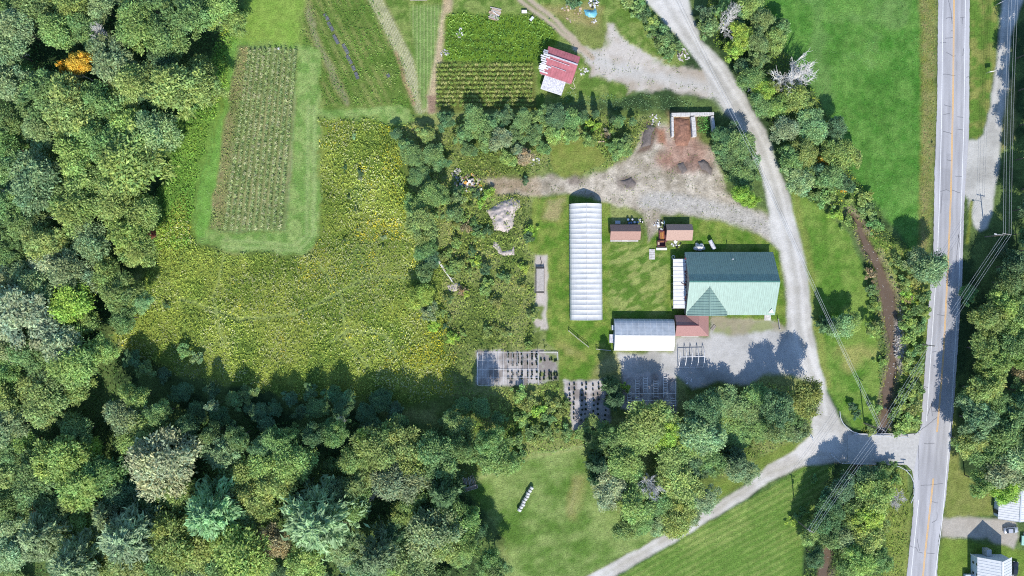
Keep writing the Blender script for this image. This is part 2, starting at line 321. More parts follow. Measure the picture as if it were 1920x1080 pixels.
# south lawns
SOUTH = [(862, 915), (900, 885), (1000, 850), (1098, 838), (1108, 920), (1170, 970), (1248, 1002), (1100, 1084), (1040, 1200), (950, 1200), (948, 1010), (900, 950)]
m, _ = area(SOUTH, 1, 2.5); t = smooth(.3, .7, n_mid * .6 + .4 * fbm(gx * .5 + gy * .4, gy - gx * .5, 3.0, 77, 3)); paint(m, two(lin(88, 128, 56), lin(136, 164, 100), t)); setzone(m, 'mown_lawn', 'grass')
m, _ = path([(1085, 900), (1075, 960)], 3, 2, 3); paint(m * .5, lin(168, 152, 110))
m, _ = path([(880, 905), (1000, 855), (1100, 838)], 1.0, .7, .8); paint(m * .5, lin(164, 180, 126))
m, _ = area([(1340, 905), (1480, 830), (1520, 825), (1440, 872), (1335, 945)], .8, 1.5); paint(m, two(lin(98, 132, 56), lin(124, 146, 78), n_sm)); setzone(m, 'mown_lawn', 'grass')
SE = [(1130, 1110), (1160, 1080), (1395, 942), (1510, 874), (1565, 872), (1530, 940), (1506, 1000), (1504, 1200), (1040, 1200)]
m, _ = area(SE, .8, 1.4); su = gx * .42 + gy * -.907
su = gx * .466 * 1 - gy * .885; sw = .5 + .5 * np.sin((gx * -.466 + gy * .885) * 2 * np.pi / 1.9 + j1 * 1.5 + (n_big - .5) * 3)
paint(m, two(lin(96, 136, 62), lin(140, 166, 96), np.clip(sw * (.25 + .5 * n_mid) + (n_mid - .5) * 1.2, 0, 1))); setzone(m, 'striped_hayfield', 'grass')
m, _ = area([(1640, 880), (1700, 880), (1708, 960), (1700, 1200), (1650, 1200), (1660, 1000)], 1, 2); paint(m, two(lin(104, 134, 62), lin(136, 152, 88), n_sm)); setzone(m, 'verge', 'grass')
# gravel: nursery pads, table strip, front yard, drives, road
PADS = [[(893, 658), (1046, 658), (1046, 714), (960, 724), (893, 722)], [(1055, 714), (1140, 710), (1144, 800), (1075, 806), (1066, 760)], [(1166, 690), (1268, 680), (1268, 775), (1166, 765)]]
for P_ in PADS:
    m, _ = area(P_, .5, 2.0); paint(m, two(lin(140, 132, 126), lin(186, 180, 176), smooth(.3, .65, n_sm))); setzone(m, 'gravel_pad', 'gravel')
m, _ = area([(1010, 660), (1046, 660), (1046, 712), (1010, 715)], .8, 2); paint(m * smooth(.42, .6, n_sm), lin(120, 132, 78))
m, _ = area([(1003, 478), (1025, 478), (1027, 615), (1001, 622)], .5, 1.5); paint(m, two(lin(180, 168, 156), lin(200, 192, 184), n_sm)); setzone(m, 'gravel_pad', 'gravel')
m, _ = area([(1001, 570), (1022, 578), (1018, 625), (998, 622)], .8, 2); paint(m * smooth(.4, .55, n_sm), lin(112, 128, 66))
YARD = [(1158, 662), (1262, 660), (1266, 632), (1330, 632), (1336, 596), (1445, 598), (1476, 618), (1490, 650), (1530, 655), (1548, 728), (1482, 704), (1432, 700), (1402, 722), (1345, 715), (1300, 728), (1270, 705), (1240, 700), (1165, 698)]
m, _ = area(YARD, .8, 2.0); paint(m, two(lin(164, 162, 156), lin(188, 186, 182), smooth(.3, .7, n_mid))); setzone(m, 'gravel_yard', 'gravel')
m, _ = area([(1336, 594), (1440, 596), (1474, 615), (1450, 622), (1340, 625)], 1, 3); paint(m * .8, two(lin(150, 142, 110), lin(132, 140, 74), smooth(.4, .6, n_mid)))
DIRT = [(905, 335), (960, 335), (1030, 330), (1090, 335), (1140, 318), (1186, 285), (1205, 250), (1235, 232), (1256, 240), (1258, 258), (1302, 256), (1335, 282), (1356, 325), (1362, 360), (1395, 392), (1445, 402), (1448, 452), (1425, 440), (1380, 418), (1300, 404), (1238, 402), (1236, 432), (1214, 455), (1206, 402), (1145, 378), (1060, 364), (985, 366), (940, 362)]
m, _ = area(DIRT, .9, 2.6); paint(m, two(lin(146, 136, 118), lin(188, 178, 162), smooth(.3, .7, n_sm * .5 + n_mid * .5))); setzone(m, 'dirt_yard', 'dirt')
m, _ = area([(905, 335), (1010, 330), (1010, 365), (935, 362)], 2, 4); paint(m * .55, lin(150, 128, 96))
m, _ = area([(1210, 225), (1235, 235), (1220, 280), (1196, 285)], 1, 2.5); paint(m * .9, lin(104, 84, 72))
m, _ = area([(1230, 240), (1246, 240), (1250, 275), (1230, 268)], 1, 2.0); paint(m * .85, lin(150, 102, 78))
m, _ = area([(1256, 214), (1304, 214), (1312, 262), (1340, 300), (1300, 330), (1230, 310), (1252, 262)], 2.2, 4); paint(m * .7, two(lin(140, 92, 78), lin(166, 128, 110), n_sm))
for cx, cy, r in ((1286, 312, 10), (1320, 312, 13), (1325, 322, 9), (1278, 318, 8), (1176, 342, 16), (1077, 338, 12), (1300, 296, 7)):
    m, _ = area([(cx + r * 1.3 * math.cos(a), cy + r * .8 * math.sin(a)) for a in np.linspace(0, 6.28, 9)[:-1]], 1.2, 3); paint(m * .7, lin(98, 84, 76))
m, _ = path([(1215, 375), (1300, 385), (1385, 405), (1450, 430)], 5.5, 1.5, 2); paint(m * .8, two(lin(168, 164, 156), lin(184, 180, 174), n_sm))
UP = [(1068, 68), (1085, 78), (1112, 98), (1128, 82), (1138, 45), (1156, 45), (1172, 78), (1205, 100), (1262, 126), (1313, 128), (1350, 150), (1366, 212), (1337, 187), (1290, 175), (1240, 171), (1182, 176), (1175, 155), (1140, 147), (1106, 145), (1096, 120), (1082, 100)]
m, _ = area(UP, .9, 4.5); paint(m, two(lin(172, 160, 144), lin(196, 188, 178), smooth(.3, .7, n_sm * .5 + n_mid * .5))); setzone(m, 'farm_track', 'gravel')
m, _ = path([(1110, 110), (1180, 135), (1260, 150), (1330, 165), (1365, 200)], 3.2, 2, 3); paint(m * .7, lin(192, 190, 184))
m, _ = area([(1060, 40), (1130, 40), (1140, 80), (1110, 95), (1080, 72)], 2, 4); paint(m * .6, lin(128, 140, 84))
m, _ = area([(990, 10), (1090, 5), (1130, 15), (1115, 55), (1060, 40)], 1.5, 4); paint(m * .5, lin(166, 132, 96))
for off in (0, 1):
    m, _ = path([(955 + off * 13, -30 - off * 6), (975 + off * 13, 0 - off * 6), (1030 + off * 9, 42 - off * 6), (1078 + off * 5, 84 - off * 5), (1110, 110)], 1.3, .5, .9); paint(m, lin(178, 162, 142)); setzone(m, 'farm_track', 'gravel')
ROAD = [(1195, -130), (1210, 0), (1227, 20), (1250, 47), (1280, 80), (1297, 100), (1318, 128), (1330, 160), (1350, 190), (1362, 207), (1385, 240), (1408, 273), (1424, 310), (1434, 357), (1442, 400), (1446, 452), (1461, 473), (1471, 520), (1475, 573), (1474, 613), (1480, 640), (1496, 680), (1512, 705), (1535, 735), (1524, 770), (1519, 800), (1527, 830), (1556, 865), (1590, 868), (1600, 812), (1578, 795), (1567, 772), (1556, 750), (1543, 718), (1533, 660), (1523, 610), (1517, 543), (1507, 477), (1493, 417), (1477, 360), (1453, 300), (1437, 247), (1410, 207), (1390, 167), (1363, 127), (1340, 100), (1313, 73), (1297, 33), (1291, 0), (1300, -130)]
m, _ = area(ROAD, .7, 1.0); paint(m, two(lin(182, 178, 170), lin(204, 201, 195), smooth(.3, .7, n_mid))); setzone(m, 'gravel_road', 'gravel')
RC = [(1248, 0), (1275, 47), (1312, 100), (1345, 140), (1376, 190), (1405, 235), (1432, 290), (1454, 357), (1466, 410), (1482, 470), (1494, 540), (1498, 610), (1510, 660), (1530, 720), (1540, 780)]
for off, ww in ((-11, 1.0), (9, 1.0)):
    m, _ = path([(a + off, b - off * .3) for a, b in RC], ww, .5, .6); paint(m * .55, lin(216, 212, 206))
m, _ = path(RC, 1.0, .6, .8); paint(m * .35, lin(160, 156, 146))
LANE = [(1520, 815), (1490, 843), (1440, 872), (1403, 906), (1330, 952), (1293, 973), (1247, 1002), (1103, 1080), (917, 1190), (967, 1190), (1153, 1080), (1293, 1000), (1393, 938), (1440, 905), (1508, 873), (1560, 868), (1560, 840)]
m, _ = area(LANE, .6, .9); paint(m, two(lin(186, 180, 170), lin(208, 204, 198), smooth(.3, .7, n_mid))); setzone(m, 'gravel_lane', 'gravel')
m, _ = path([(1540, 850), (1440, 889), (1340, 958), (1270, 999), (1128, 1080)], .8, .5, .6); paint(m * .35, lin(160, 156, 136))
DRV = [(1812, 262), (1832, 263), (1844, 250), (1854, 205), (1866, 130), (1881, 0), (1890, -130), (1930, -130), (1918, 0), (1907, 30), (1895, 70), (1890, 167), (1879, 227), (1876, 270), (1870, 330), (1859, 400), (1850, 428), (1838, 433), (1826, 422), (1820, 400), (1816, 375), (1806, 362), (1806, 300)]
m, _ = area(DRV, .6, 1.0); paint(m, two(lin(170, 168, 162), lin(192, 190, 184), smooth(.3, .7, n_mid))); setzone(m, 'gravel_drive', 'gravel')
for p in ([(1886, 0), (1872, 130), (1860, 215)], [(1900, 0), (1886, 130), (1868, 240)]):
    m, _ = path(p, .9, .5, .6); paint(m * .4, lin(214, 210, 204))
m, _ = path([(1822, 378), (1818, 420), (1814, 455)], 1.0, .5, .6); paint(m, lin(116, 136, 64)); setzone(m, 'verge', 'grass')
m, _ = area([(1764, 972), (1800, 966), (1845, 972), (1905, 978), (1910, 1005), (1900, 1030), (1870, 1022), (1850, 1008), (1766, 1008)], .7, 1.5); paint(m, two(lin(164, 154, 140), lin(182, 176, 166), n_mid)); setzone(m, 'gravel_drive', 'gravel')
# brook bed, cut below the ground
BROOK = [(1592, 398), (1610, 417), (1630, 460), (1650, 500), (1660, 527), (1668, 560), (1672, 587), (1677, 620), (1680, 643), (1677, 677), (1671, 710), (1667, 735), (1662, 765), (1658, 800), (1652, 835), (1618, 880), (1578, 945), (1552, 1020), (1545, 1080), (1540, 1200)]
bw = np.array([1.2, 2.3, 3.3, 3.6, 4.4, 6.3, 6.1, 5.4, 3.8, 3.6, 3.8, 4.2, 3.6, 3.6, 4.6, 5, 5, 4.6, 4.4, 4.4])
bw = bw * .78
bd = np.full(len(gx), 60.0); BP = poly_w(BROOK)
xx, yy = gx + j1 * 2.0, gy + j2 * 2.0
for i in range(len(BP) - 1):
    a, b = BP[i], BP[i + 1]; e = b - a; t = np.clip(((xx - a[0]) * e[0] + (yy - a[1]) * e[1]) / (e @ e), 0, 1)
    bd = np.minimum(bd, np.hypot(xx - a[0] - t * e[0], yy - a[1] - t * e[1]) - (bw[i] * (1 - t) + bw[i + 1] * t) / 2)
m = smooth(.7, -.4, bd); paint(m, two(lin(86, 74, 58), lin(112, 98, 78), smooth(.35, .65, n_sm)))
mb_ = smooth(2.2, .4, bd) * (1 - m); paint(mb_ * .6 * smooth(.4, .55, n_mid), lin(150, 128, 116))
gz = gz - 1.1 * smooth(1.6, -.9, bd)
m2, _ = area([(1682, 600), (1694, 610), (1697, 660), (1688, 700), (1682, 660)], 1, 2.5); paint(m2 * .8, two(lin(150, 138, 130), lin(196, 188, 182), n_fine)); gz = gz + .75 * m2 * smooth(1.6, -.9, bd)
setzone(smooth(.3, -.3, bd), 'brook_bed', 'dirt')
# gentle unevenness away from hard surfaces
soft = np.isin(zone, [zones.index(z) for z in ('ground', 'meadow', 'hay_field', 'vegetable_field')])
gz = gz + np.where(soft, (n_big - .5) * .2 + (n_sm - .5) * .12, (n_sm - .5) * .03)
gv_ = np.isin(zone, [i for i, z in enumerate(zones) if zmat[z] == 'gravel']); gcol = gcol * np.where(gv_, .82 + .20 * n_fine, .74 + .52 * n_fine)[:, None]
gz_ = np.isin(zone, [i for i, z in enumerate(zones) if zmat[z] == 'grass']); gm_ = (smooth(.0, .05, gcol[:, 1] - gcol[:, 0]) * gz_)[:, None]; gcol = gcol * (1 - gm_) + gcol * [1.0, .86, .78] * gm_
gcol = np.clip(gcol, .004, .9)
# highway corridor lies a little above: drop the ground under it
HL = [(1759, -130), (1759, 0), (1757, 200), (1752, 333), (1750, 477), (1742, 560), (1733, 707), (1727, 793), (1712, 880), (1713, 953), (1700, 1080), (1688, 1200)]
HR = [(1818, -130), (1818, 0), (1817, 250), (1808, 380), (1804, 527), (1793, 693), (1789, 753), (1781, 853), (1773, 937), (1760, 1010), (1757, 1080), (1752, 1200)]
hwy = sdf(gx, gy, poly_w(HL + HR[::-1])); gz = np.where(hwy < 1.0, np.minimum(gz, -.06), gz); gz = np.where((hwy >= 1.0) & (hwy < 3), np.minimum(gz, .02), gz)
brd = sdf(gx, gy, poly_w([(1588, 811), (1745, 811), (1745, 872), (1588, 872)])); gz = np.where(brd < .6, np.minimum(gz, -.04), gz)
ii = np.arange(nx * ny).reshape(ny, nx)
quads = np.stack([ii[:-1, :-1], ii[:-1, 1:], ii[1:, 1:], ii[1:, :-1]], -1).reshape(-1, 4)
fz = zone[quads[:, 0]]; GV = np.stack([gx, gy, gz], 1)
for k, nm in enumerate(zones):
    q = quads[fz == k]
    if not len(q): continue
    us, inv = np.unique(q.ravel(), return_inverse=True)
    me = np_mesh(nm, GV[us], inv.reshape(-1, 4), gcol[us], True)
    tag(link_mesh(nm, me, M[zmat[nm]]), kind='structure')
# land beyond the grid, out to the horizon
R_ = 4500
b_ = MB()
for x0, x1, y0, y1 in ((-R_, R_, GY1, R_), (-R_, R_, -R_, GY0), (-R_, GX0, GY0, GY1), (GX1, R_, GY0, GY1)):
    b_.add([(x0, y0, 0), (x1, y0, 0), (x1, y1, 0), (x0, y1, 0)], [(0, 1, 2, 3)])
tag(b_.build('surrounding_land', mat('far_land', (.10, .16, .05), .95, .3, .05)), kind='structure')
def ground_at(px, py):
    x, y = (px - 960) * S, (540 - py) * S
    i = int(round((y - GY0) / GD)) * nx + int(round((x - GX0) / GD))
    return float(gz[min(max(i, 0), len(gz) - 1)])

# water in the brook
V, F = [], []
for i, (a, b) in enumerate(BROOK):
    t = np.array(BP[min(i + 1, len(BP) - 1)]) - np.array(BP[max(i - 1, 0)]); t /= np.hypot(*t); n_ = np.array([-t[1], t[0]])
    for sgn in (-1, 1): p = BP[i] + n_ * sgn * (bw[i] / 2 + .8); V.append((p[0], p[1], -.98))
for i in range(len(BROOK) - 1): F.append((2 * i, 2 * i + 1, 2 * i + 3, 2 * i + 2))
wm = bpy.data.materials.new('brook_water'); wm.use_nodes = True; wb = wm.node_tree.nodes['Principled BSDF']
wb.inputs['Base Color'].default_value = (.17, .12, .085, 1); wb.inputs['Roughness'].default_value = .18; wb.inputs['Alpha'].default_value = .55
wn = wm.node_tree.nodes.new('ShaderNodeTexNoise'); wn.inputs['Scale'].default_value = 3; wt = wm.node_tree.nodes.new('ShaderNodeTexCoord'); wp = wm.node_tree.nodes.new('ShaderNodeBump'); wp.inputs['Strength'].default_value = .3
wm.node_tree.links.new(wt.outputs['Object'], wn.inputs[0]); wm.node_tree.links.new(wn.outputs[0], wp.inputs['Height']); wm.node_tree.links.new(wp.outputs[0], wb.inputs['Normal'])
tag(link_mesh('brook', np_mesh('brook', V, F), wm), kind='structure')
# stones in the brook: too many to count
V, F = [], []
for i in range(520):
    k = rng.integers(1, len(BROOK) - 1); t = rng.random(); p = BP[k] * (1 - t) + BP[min(k + 1, len(BP) - 1)] * t
    p = p + rng.normal(0, (bw[k]) * .3, 2)
    if i < 380: q = W(1688 + rng.normal(0, 5), 645 + rng.normal(0, 24)); p = np.array([q.x, q.y])
    r = (.1 + .28 * rng.random() ** 2) * (1 if i < 380 else .6); n0 = len(V)
    z0 = gz[int(round((p[1] - GY0) / GD)) * nx + int(round((p[0] - GX0) / GD))] if abs(p[1]) < 100 else -1.1
    for a, b, c in ((1, 0, 0), (0, 1, 0), (-1, 0, 0), (0, -1, 0), (0, 0, .8), (0, 0, -.6)):
        V.append((p[0] + a * r * rng.uniform(.7, 1.3), p[1] + b * r * rng.uniform(.7, 1.3), z0 + .1 + c * r))
    for a, b, c in ((0, 1, 4), (1, 2, 4), (2, 3, 4), (3, 0, 4), (1, 0, 5), (2, 1, 5), (3, 2, 5), (0, 3, 5)): F.append((n0 + a, n0 + b, n0 + c))
tag(link_mesh('brook_stones', np_mesh('brook_stones', V, F), M['stone']), 'grey stones scattered along the bed of the brown brook', 'stones', kind='stuff')

# ------------------------------------------------------------------ highway with its paint and tar seams
def interp(pts, y):
    for (xa, ya), (xb, yb) in zip(pts[:-1], pts[1:]):
        if ya <= y <= yb: return xa + (xb - xa) * (y - ya) / (yb - ya)
hm = bpy.data.materials.new('highway_asphalt'); hm.use_nodes = True; t = hm.node_tree; b = t.nodes['Principled BSDF']; b.inputs['Roughness'].default_value = .85
tc = t.nodes.new('ShaderNodeTexCoord')
def nz(scale, sx, sy):
    mp = t.nodes.new('ShaderNodeMapping'); mp.inputs['Scale'].default_value = (sx, sy, 1); t.links.new(tc.outputs['Object'], mp.inputs[0])
    n = t.nodes.new('ShaderNodeTexNoise'); n.inputs['Scale'].default_value = scale; n.inputs['Detail'].default_value = 6; t.links.new(mp.outputs[0], n.inputs[0]); return n
na, nb = nz(.5, 1, .12), nz(5, 1, 1)
ra = t.nodes.new('ShaderNodeValToRGB'); ra.color_ramp.elements[0].position = .3; ra.color_ramp.elements[1].position = .7
ra.color_ramp.elements[0].color = c4(lin(152, 151, 154)); ra.color_ramp.elements[1].color = c4(lin(178, 177, 180)); t.links.new(na.outputs[0], ra.inputs[0])
mr = t.nodes.new('ShaderNodeMapRange'); mr.inputs[3].default_value = .78; mr.inputs[4].default_value = 1.22; t.links.new(nb.outputs[0], mr.inputs[0])
mx = t.nodes.new('ShaderNodeMix'); mx.data_type = 'RGBA'; mx.blend_type = 'MULTIPLY'; mx.inputs[0].default_value = 1
t.links.new(ra.outputs[0], mx.inputs[6]); t.links.new(mr.outputs[0], mx.inputs[7]); t.links.new(mx.outputs[2], b.inputs['Base Color'])
ys = list(range(-130, 1201, 4)); V, hc = [], []; NC = 29; prof = [1.0] * NC
for k in range(NC):
    t_ = k / (NC - 1); prof[k] = 1 - .11 * sum(math.exp(-((t_ - q) / .035) ** 2) for q in (.23, .38, .60, .75)) + .05 * math.exp(-((t_ - .5) / .05) ** 2) + (.10 if t_ < .12 or t_ > .88 else 0)
rr = random.Random(12); patch = [(rr.uniform(-100, 1150), rr.uniform(.15, .8), rr.uniform(8, 40), rr.uniform(.06, .2), rr.uniform(.86, 1.08)) for _ in range(16)]
for y in ys:
    a, c = interp(HL, y), interp(HR, y); jl, jr = rr.uniform(-.5, .5), rr.uniform(-.5, .5)
    for k in range(NC):
        t_ = k / (NC - 1); V.append(W(a + (c - a) * t_ + (jl if k == 0 else jr if k == NC - 1 else 0), y, .06 if 0 < k < NC - 1 else .03)); f_ = prof[k]
        for py, pt, pl_, pw, pf_ in patch:
            if abs(y - py) < pl_ and abs(t_ - pt) < pw: f_ *= pf_
        hc.append((f_, f_, f_))
F = [(NC * i + k, NC * i + NC + k, NC * i + NC + k + 1, NC * i + k + 1) for i in range(len(ys) - 1) for k in range(NC - 1)]
at = t.nodes.new('ShaderNodeAttribute'); at.attribute_name = 'Col'; m3 = t.nodes.new('ShaderNodeMix'); m3.data_type = 'RGBA'; m3.blend_type = 'MULTIPLY'; m3.inputs[0].default_value = 1
t.links.new(mx.outputs[2], m3.inputs[6]); t.links.new(at.outputs['Color'], m3.inputs[7]); t.links.new(m3.outputs[2], b.inputs['Base Color'])
tag(link_mesh('highway', np_mesh('highway', [tuple(v) for v in V], F, np.array(hc)), hm), kind='structure')
# paved mouth of the bridge road
mm = MB(); MOUTH = [(1700, 814), (1722, 812), (1729, 796), (1740, 780), (1734, 900), (1724, 960), (1712, 950), (1714, 905), (1710, 882), (1700, 872), (1685, 869), (1640, 866), (1640, 816)]
mm.add([W(a, b, .056) for a, b in MOUTH], [tuple(range(len(MOUTH)))])
tag(mm.build('side_road_mouth', mat('worn_asphalt', lin(186, 184, 180), .9, .1, 1.2, .2)), kind='structure')
def strip(mb, pts, wd, z):
    P = [W(a, b, z) for a, b in pts]
    L, Rr = [], []
    for i, p in enumerate(P):
        d = (P[min(i + 1, len(P) - 1)] - P[max(i - 1, 0)]); d.z = 0; d.normalize(); n_ = Vector((-d.y, d.x, 0))
        L.append(p + n_ * wd / 2); Rr.append(p - n_ * wd / 2)
    k = len(P); mb.add(L + Rr, [(i, k + i, k + i + 1, i + 1) for i in range(k - 1)])
def seq(pts, y0, y1, step=12):
    ys = list(np.arange(y0, y1, step)) + [y1]; return [(interp(pts, y), y) for y in ys]
YL = [(1788.5, -130), (1788.5, 0), (1787, 167), (1783, 360), (1777.5, 493), (1769, 660), (1764.5, 720), (1757, 807), (1750, 897), (1734, 1040), (1730.5, 1080), (1716, 1200)]
WL = [(1768, -130), (1768, 0), (1765, 233), (1762, 360), (1757, 493), (1752, 560), (1742, 713), (1737, 790), (1722, 940), (1708, 1080), (1696, 1200)]
WR = [(1810, -130), (1810, 0), (1807, 233), (1803, 360), (1798, 527), (1788, 693), (1785, 753), (1777, 853), (1767, 970), (1753, 1080), (1741, 1200)]
wl, yl = MB(), MB()
for a in ((-130, 790), (937, 1200)): strip(wl, seq(WL, *a), .2, .066)
strip(wl, seq(WR, -130, 1200), .2, .066)
for dx in (-.9, .9):
    for a in ((-130, 810), (897, 1200)): strip(yl, [(x + dx, y) for x, y in seq(YL, *a)], .17, .066)
tag(wl.build('edge_line', mat('worn_white_paint', (.62, .62, .62), .7, .15, 4, 0)), kind='structure')
tag(yl.build('centre_line', mat('worn_yellow_paint', (.62, .36, .10), .7, .15, 4, 0)), kind='structure')
tar = MB(); rr = random.Random(3)
def crack(pts, wd=.22): 
    out = []
    for (xa, ya), (xb, yb) in zip(pts[:-1], pts[1:]):
        n_ = max(2, int(math.hypot(xb - xa, yb - ya) / 4))
        for k in range(n_): out.append((xa + (xb - xa) * k / n_ + rr.uniform(-.5, .5), ya + (yb - ya) * k / n_ + rr.uniform(-.6, .6)))
    out.append(pts[-1]); strip(tar, out, wd, .0635)
for p in ([(1778, 0), (1781, 12), (1783, 24), (1785, 45)], [(1773, 35), (1781, 33), (1787, 34)], [(1800, 33), (1809, 32)], [(1804, 33), (1804, 45)], [(1782, 58), (1786, 58)], [(1772, 72), (1787, 70)], [(1762, 80), (1774, 80)],
          [(1774, 98), (1787, 106), (1792, 105)], [(1807, 90), (1805, 105)], [(1768, 139), (1791, 142)], [(1812, 145), (1817, 144)], [(1770, 197), (1784, 201)], [(1769, 214), (1781, 213)], [(1795, 219), (1806, 220)], [(1795, 242), (1806, 244)],
          [(1768, 246), (1784, 251)], [(1763, 359), (1774, 356), (1784, 360)], [(1766, 362), (1764, 400)], [(1800, 362), (1783, 356)], [(1792, 500), (1797, 440), (1800, 470)], [(1738, 780), (1742, 770), (1752, 745)], [(1724, 808), (1740, 796), (1757, 782)], [(1733, 724), (1740, 727)],
          [(1746, 757), (1748, 780)], [(1748, 772), (1754, 771)], [(1733, 832), (1752, 831)], [(1722, 835), (1723, 900)], [(1726, 910), (1768, 907)], [(1747, 941), (1759, 943)], [(1757, 960), (1756, 975), (1747, 980)], [(1706, 1024), (1718, 1027), (1722, 1035), (1730, 1037)], [(1738, 1037), (1752, 1038)], [(1719, 1010), (1724, 1033)], [(1775, 300), (1785, 301)], [(1790, 330), (1803, 331)], [(1757, 590), (1772, 592)], [(1748, 660), (1756, 658)]):
    crack(p, .2)
tag(tar.build('tar_seam', mat('tar', (.16, .16, .17), .6, .1)), kind='structure')
# ------------------------------------------------------------------ foliage
def unit(v): return v / (np.linalg.norm(v, axis=-1, keepdims=True) + 1e-9)
def leaves(C, N, size, aspect, col, tang=None):
    "kite-shaped leaf sprays at C facing N"
    n = len(C); N = unit(N); r = rng.normal(size=(n, 3)) if tang is None else tang
    T = unit(r - (r * N).sum(1, keepdims=True) * N); B = np.cross(N, T); s = size[:, None]; a = (aspect if np.ndim(aspect) else np.full(n, aspect))[:, None]
    bend = N * s * .25
    V = np.stack([C - T * s - bend, C + B * s * a, C + T * s - bend, C - B * s * a], 1).reshape(-1, 3)
    return V, np.arange(4 * n).reshape(-1, 4), np.repeat(col, 4, 0)
def crown_broad(R, Ht, n, nl, lo=.25, leaf=.34, spread=.8):
    zc, hz = Ht * (.5 + lo / 2), Ht * (.5 - lo / 2)
    d = unit(rng.normal(size=(nl, 3))); d[:, 2] = np.abs(d[:, 2]) * 1.1 - .3
    az = np.arctan2(d[:, 1], d[:, 0]); p1, p2 = rng.uniform(0, 6.28, 2)
    env = 1 + .16 * np.sin(az * 2 + p1) + .14 * np.sin(az * 3 + p2) + rng.normal(0, .07, nl)
    rad = (rng.uniform(.25, 1, nl) ** .5 * .86 * env)[:, None]; lc = d * rad * np.array([R, R, hz * .95]) + [0, 0, zc]
    lc[:2] = [[0, 0, zc + hz * .55], [R * .2, -R * .1, zc + hz * .3]]
    lr = R * rng.uniform(.13, .29, nl); lshade = rng.uniform(.78, 1.2, nl); lhue = rng.normal(0, .06, nl)
    k = rng.choice(nl, n, p=lr ** 2 / (lr ** 2).sum())
    dd = unit(rng.normal(size=(n, 3)) + [0, 0, .3]); rr = rng.uniform(.2, 1.25, n) ** .6
    cl = vnoise(dd[:, 0] * 3 + k * 7.7, dd[:, 1] * 3 + dd[:, 2] * 5, 3); keep = cl > .18
    C = lc[k] + dd * (lr[k] * rr * (.6 + .75 * cl))[:, None] * np.array([1.15, 1.15, .6])
    N = dd * .22 + [0, -.08, .7] + rng.normal(size=(n, 3)) * .5
    T = (C - [0, 0, zc]) * [1, 1, .4] / R + rng.normal(size=(n, 3)) * .55
    v = lshade[k] * rng.uniform(.6, 1.4, n) * (.8 + .4 * cl)
    col = np.stack([v * (1 + lhue[k] + rng.normal(0, .06, n)), v, v * (1 - lhue[k])], 1)
    C, N, col, T, n = C[keep], N[keep], col[keep], T[keep], int(keep.sum())
    C[:, 2] = np.maximum(C[:, 2], .15)
    return leaves(C, N, leaf * rng.uniform(.55, 1.4, n), .42, col, T), lc
def crown_pine(R, Ht, n, lo=.25):
    Cs, Ts, vv = [], [], []; tips = []
    per = n // 120
    for i in range(120):
        t = (i / 120) ** .8; z = Ht * (lo + (1 - lo) * t); L = R * (1 - t) ** .6 * rng.uniform(.65, 1.1) + .35; a = i * 2.4 + rng.normal(0, .25)
        dz = rng.uniform(.0, .3); u = rng.random(per) ** .55 * L
        p = np.stack([np.cos(a) * u, np.sin(a) * u, z + u * dz], 1); tips.append(p[0])
        side = rng.normal(0, .22, (per, 3)) * (.4 + u[:, None] * .25); p = p + side
        tdir = np.array([np.cos(a), np.sin(a), .3]) + rng.normal(0, .45, (per, 3))
        Cs.append(p); Ts.append(tdir); vv.append(np.full(per, rng.uniform(.7, 1.25)))
    C, T, v = np.concatenate(Cs), np.concatenate(Ts), np.concatenate(vv); v = v * rng.uniform(.75, 1.25, len(C))
    N = np.array([0, 0, .8]) + rng.normal(0, .5, (len(C), 3))
    return leaves(C, N, rng.uniform(.28, .55, len(C)), .28, np.stack([v, v, v], 1), T), np.array(tips)
def trunk_mesh(Ht, R, lc, base=.22):
    b = MB(); top = Vector((R * .06, -R * .04, Ht * .8)); pts = [Vector((0, 0, -.3)), Vector((.05, .03, Ht * .25)), Vector((-.06, .05, Ht * .5)), top]
    b.tube(pts, base, 7, .06)
    for c in lc[:7]:
        c = Vector(c); t = random.uniform(.3, .6); st = Vector((0, 0, Ht * t)); mid = (st + c) / 2 + Vector((0, 0, -.3)); b.tube([st, mid, c], base * .38, 5, .03)
    me = bpy.data.meshes.new('trunk'); me.from_pydata(b.v, [], b.f); me.materials.append(M['bark']); return me
def bare_mesh(Ht, R, seed, dens=1.0, wood='deadwood', th=1.0):
    r = random.Random(seed); b = MB()
    def grow(p, d, L, rad, lv):
        mid = p + d * L * .5 + Vector((r.uniform(-1, 1), r.uniform(-1, 1), r.uniform(-.4, .6))) * L * .07; q = p + d * L
        b.tube([p, mid, q], rad, 4 if lv > 1 else 6, rad * .55)
        if lv >= 4: return
        for k in range(int((5, 5, 5, 4)[lv] * dens)):
            t = r.uniform(.35, 1); s = p.lerp(q, t)
            nd = (d + Vector((r.gauss(0, .6), r.gauss(0, .6), r.uniform(-.05, .55)))).normalized()
            grow(s, nd, L * r.uniform(.5, .75), rad * .55, lv + 1)
    grow(Vector((0, 0, -.2)), Vector((.04, .03, 1)).normalized(), Ht * .42, .2 * th, 0)
    sc = R / max(.5, np.percentile([math.hypot(v[0], v[1]) for v in b.v], 97)); zs = Ht / max(v[2] for v in b.v)
    me = bpy.data.meshes.new('branches'); me.from_pydata([(v[0] * sc, v[1] * sc, v[2] * zs) for v in b.v], [], b.f); me.materials.append(M[wood]); return me
def crown_me(pack):
    (V, F, c), lc = pack; me = np_mesh('crown', V, F, c); me.materials.append(M['leaf']); return me, lc
P_BROAD, P_PINE, P_BUSH, P_SMALL, P_FIR = [], [], [], [], []
for i in range(7): me, lc = crown_me(crown_broad(5, 14, 10500, 56 + i * 5, .35, .265)); P_BROAD.append((me, trunk_mesh(14, 5, lc), 5, 14))
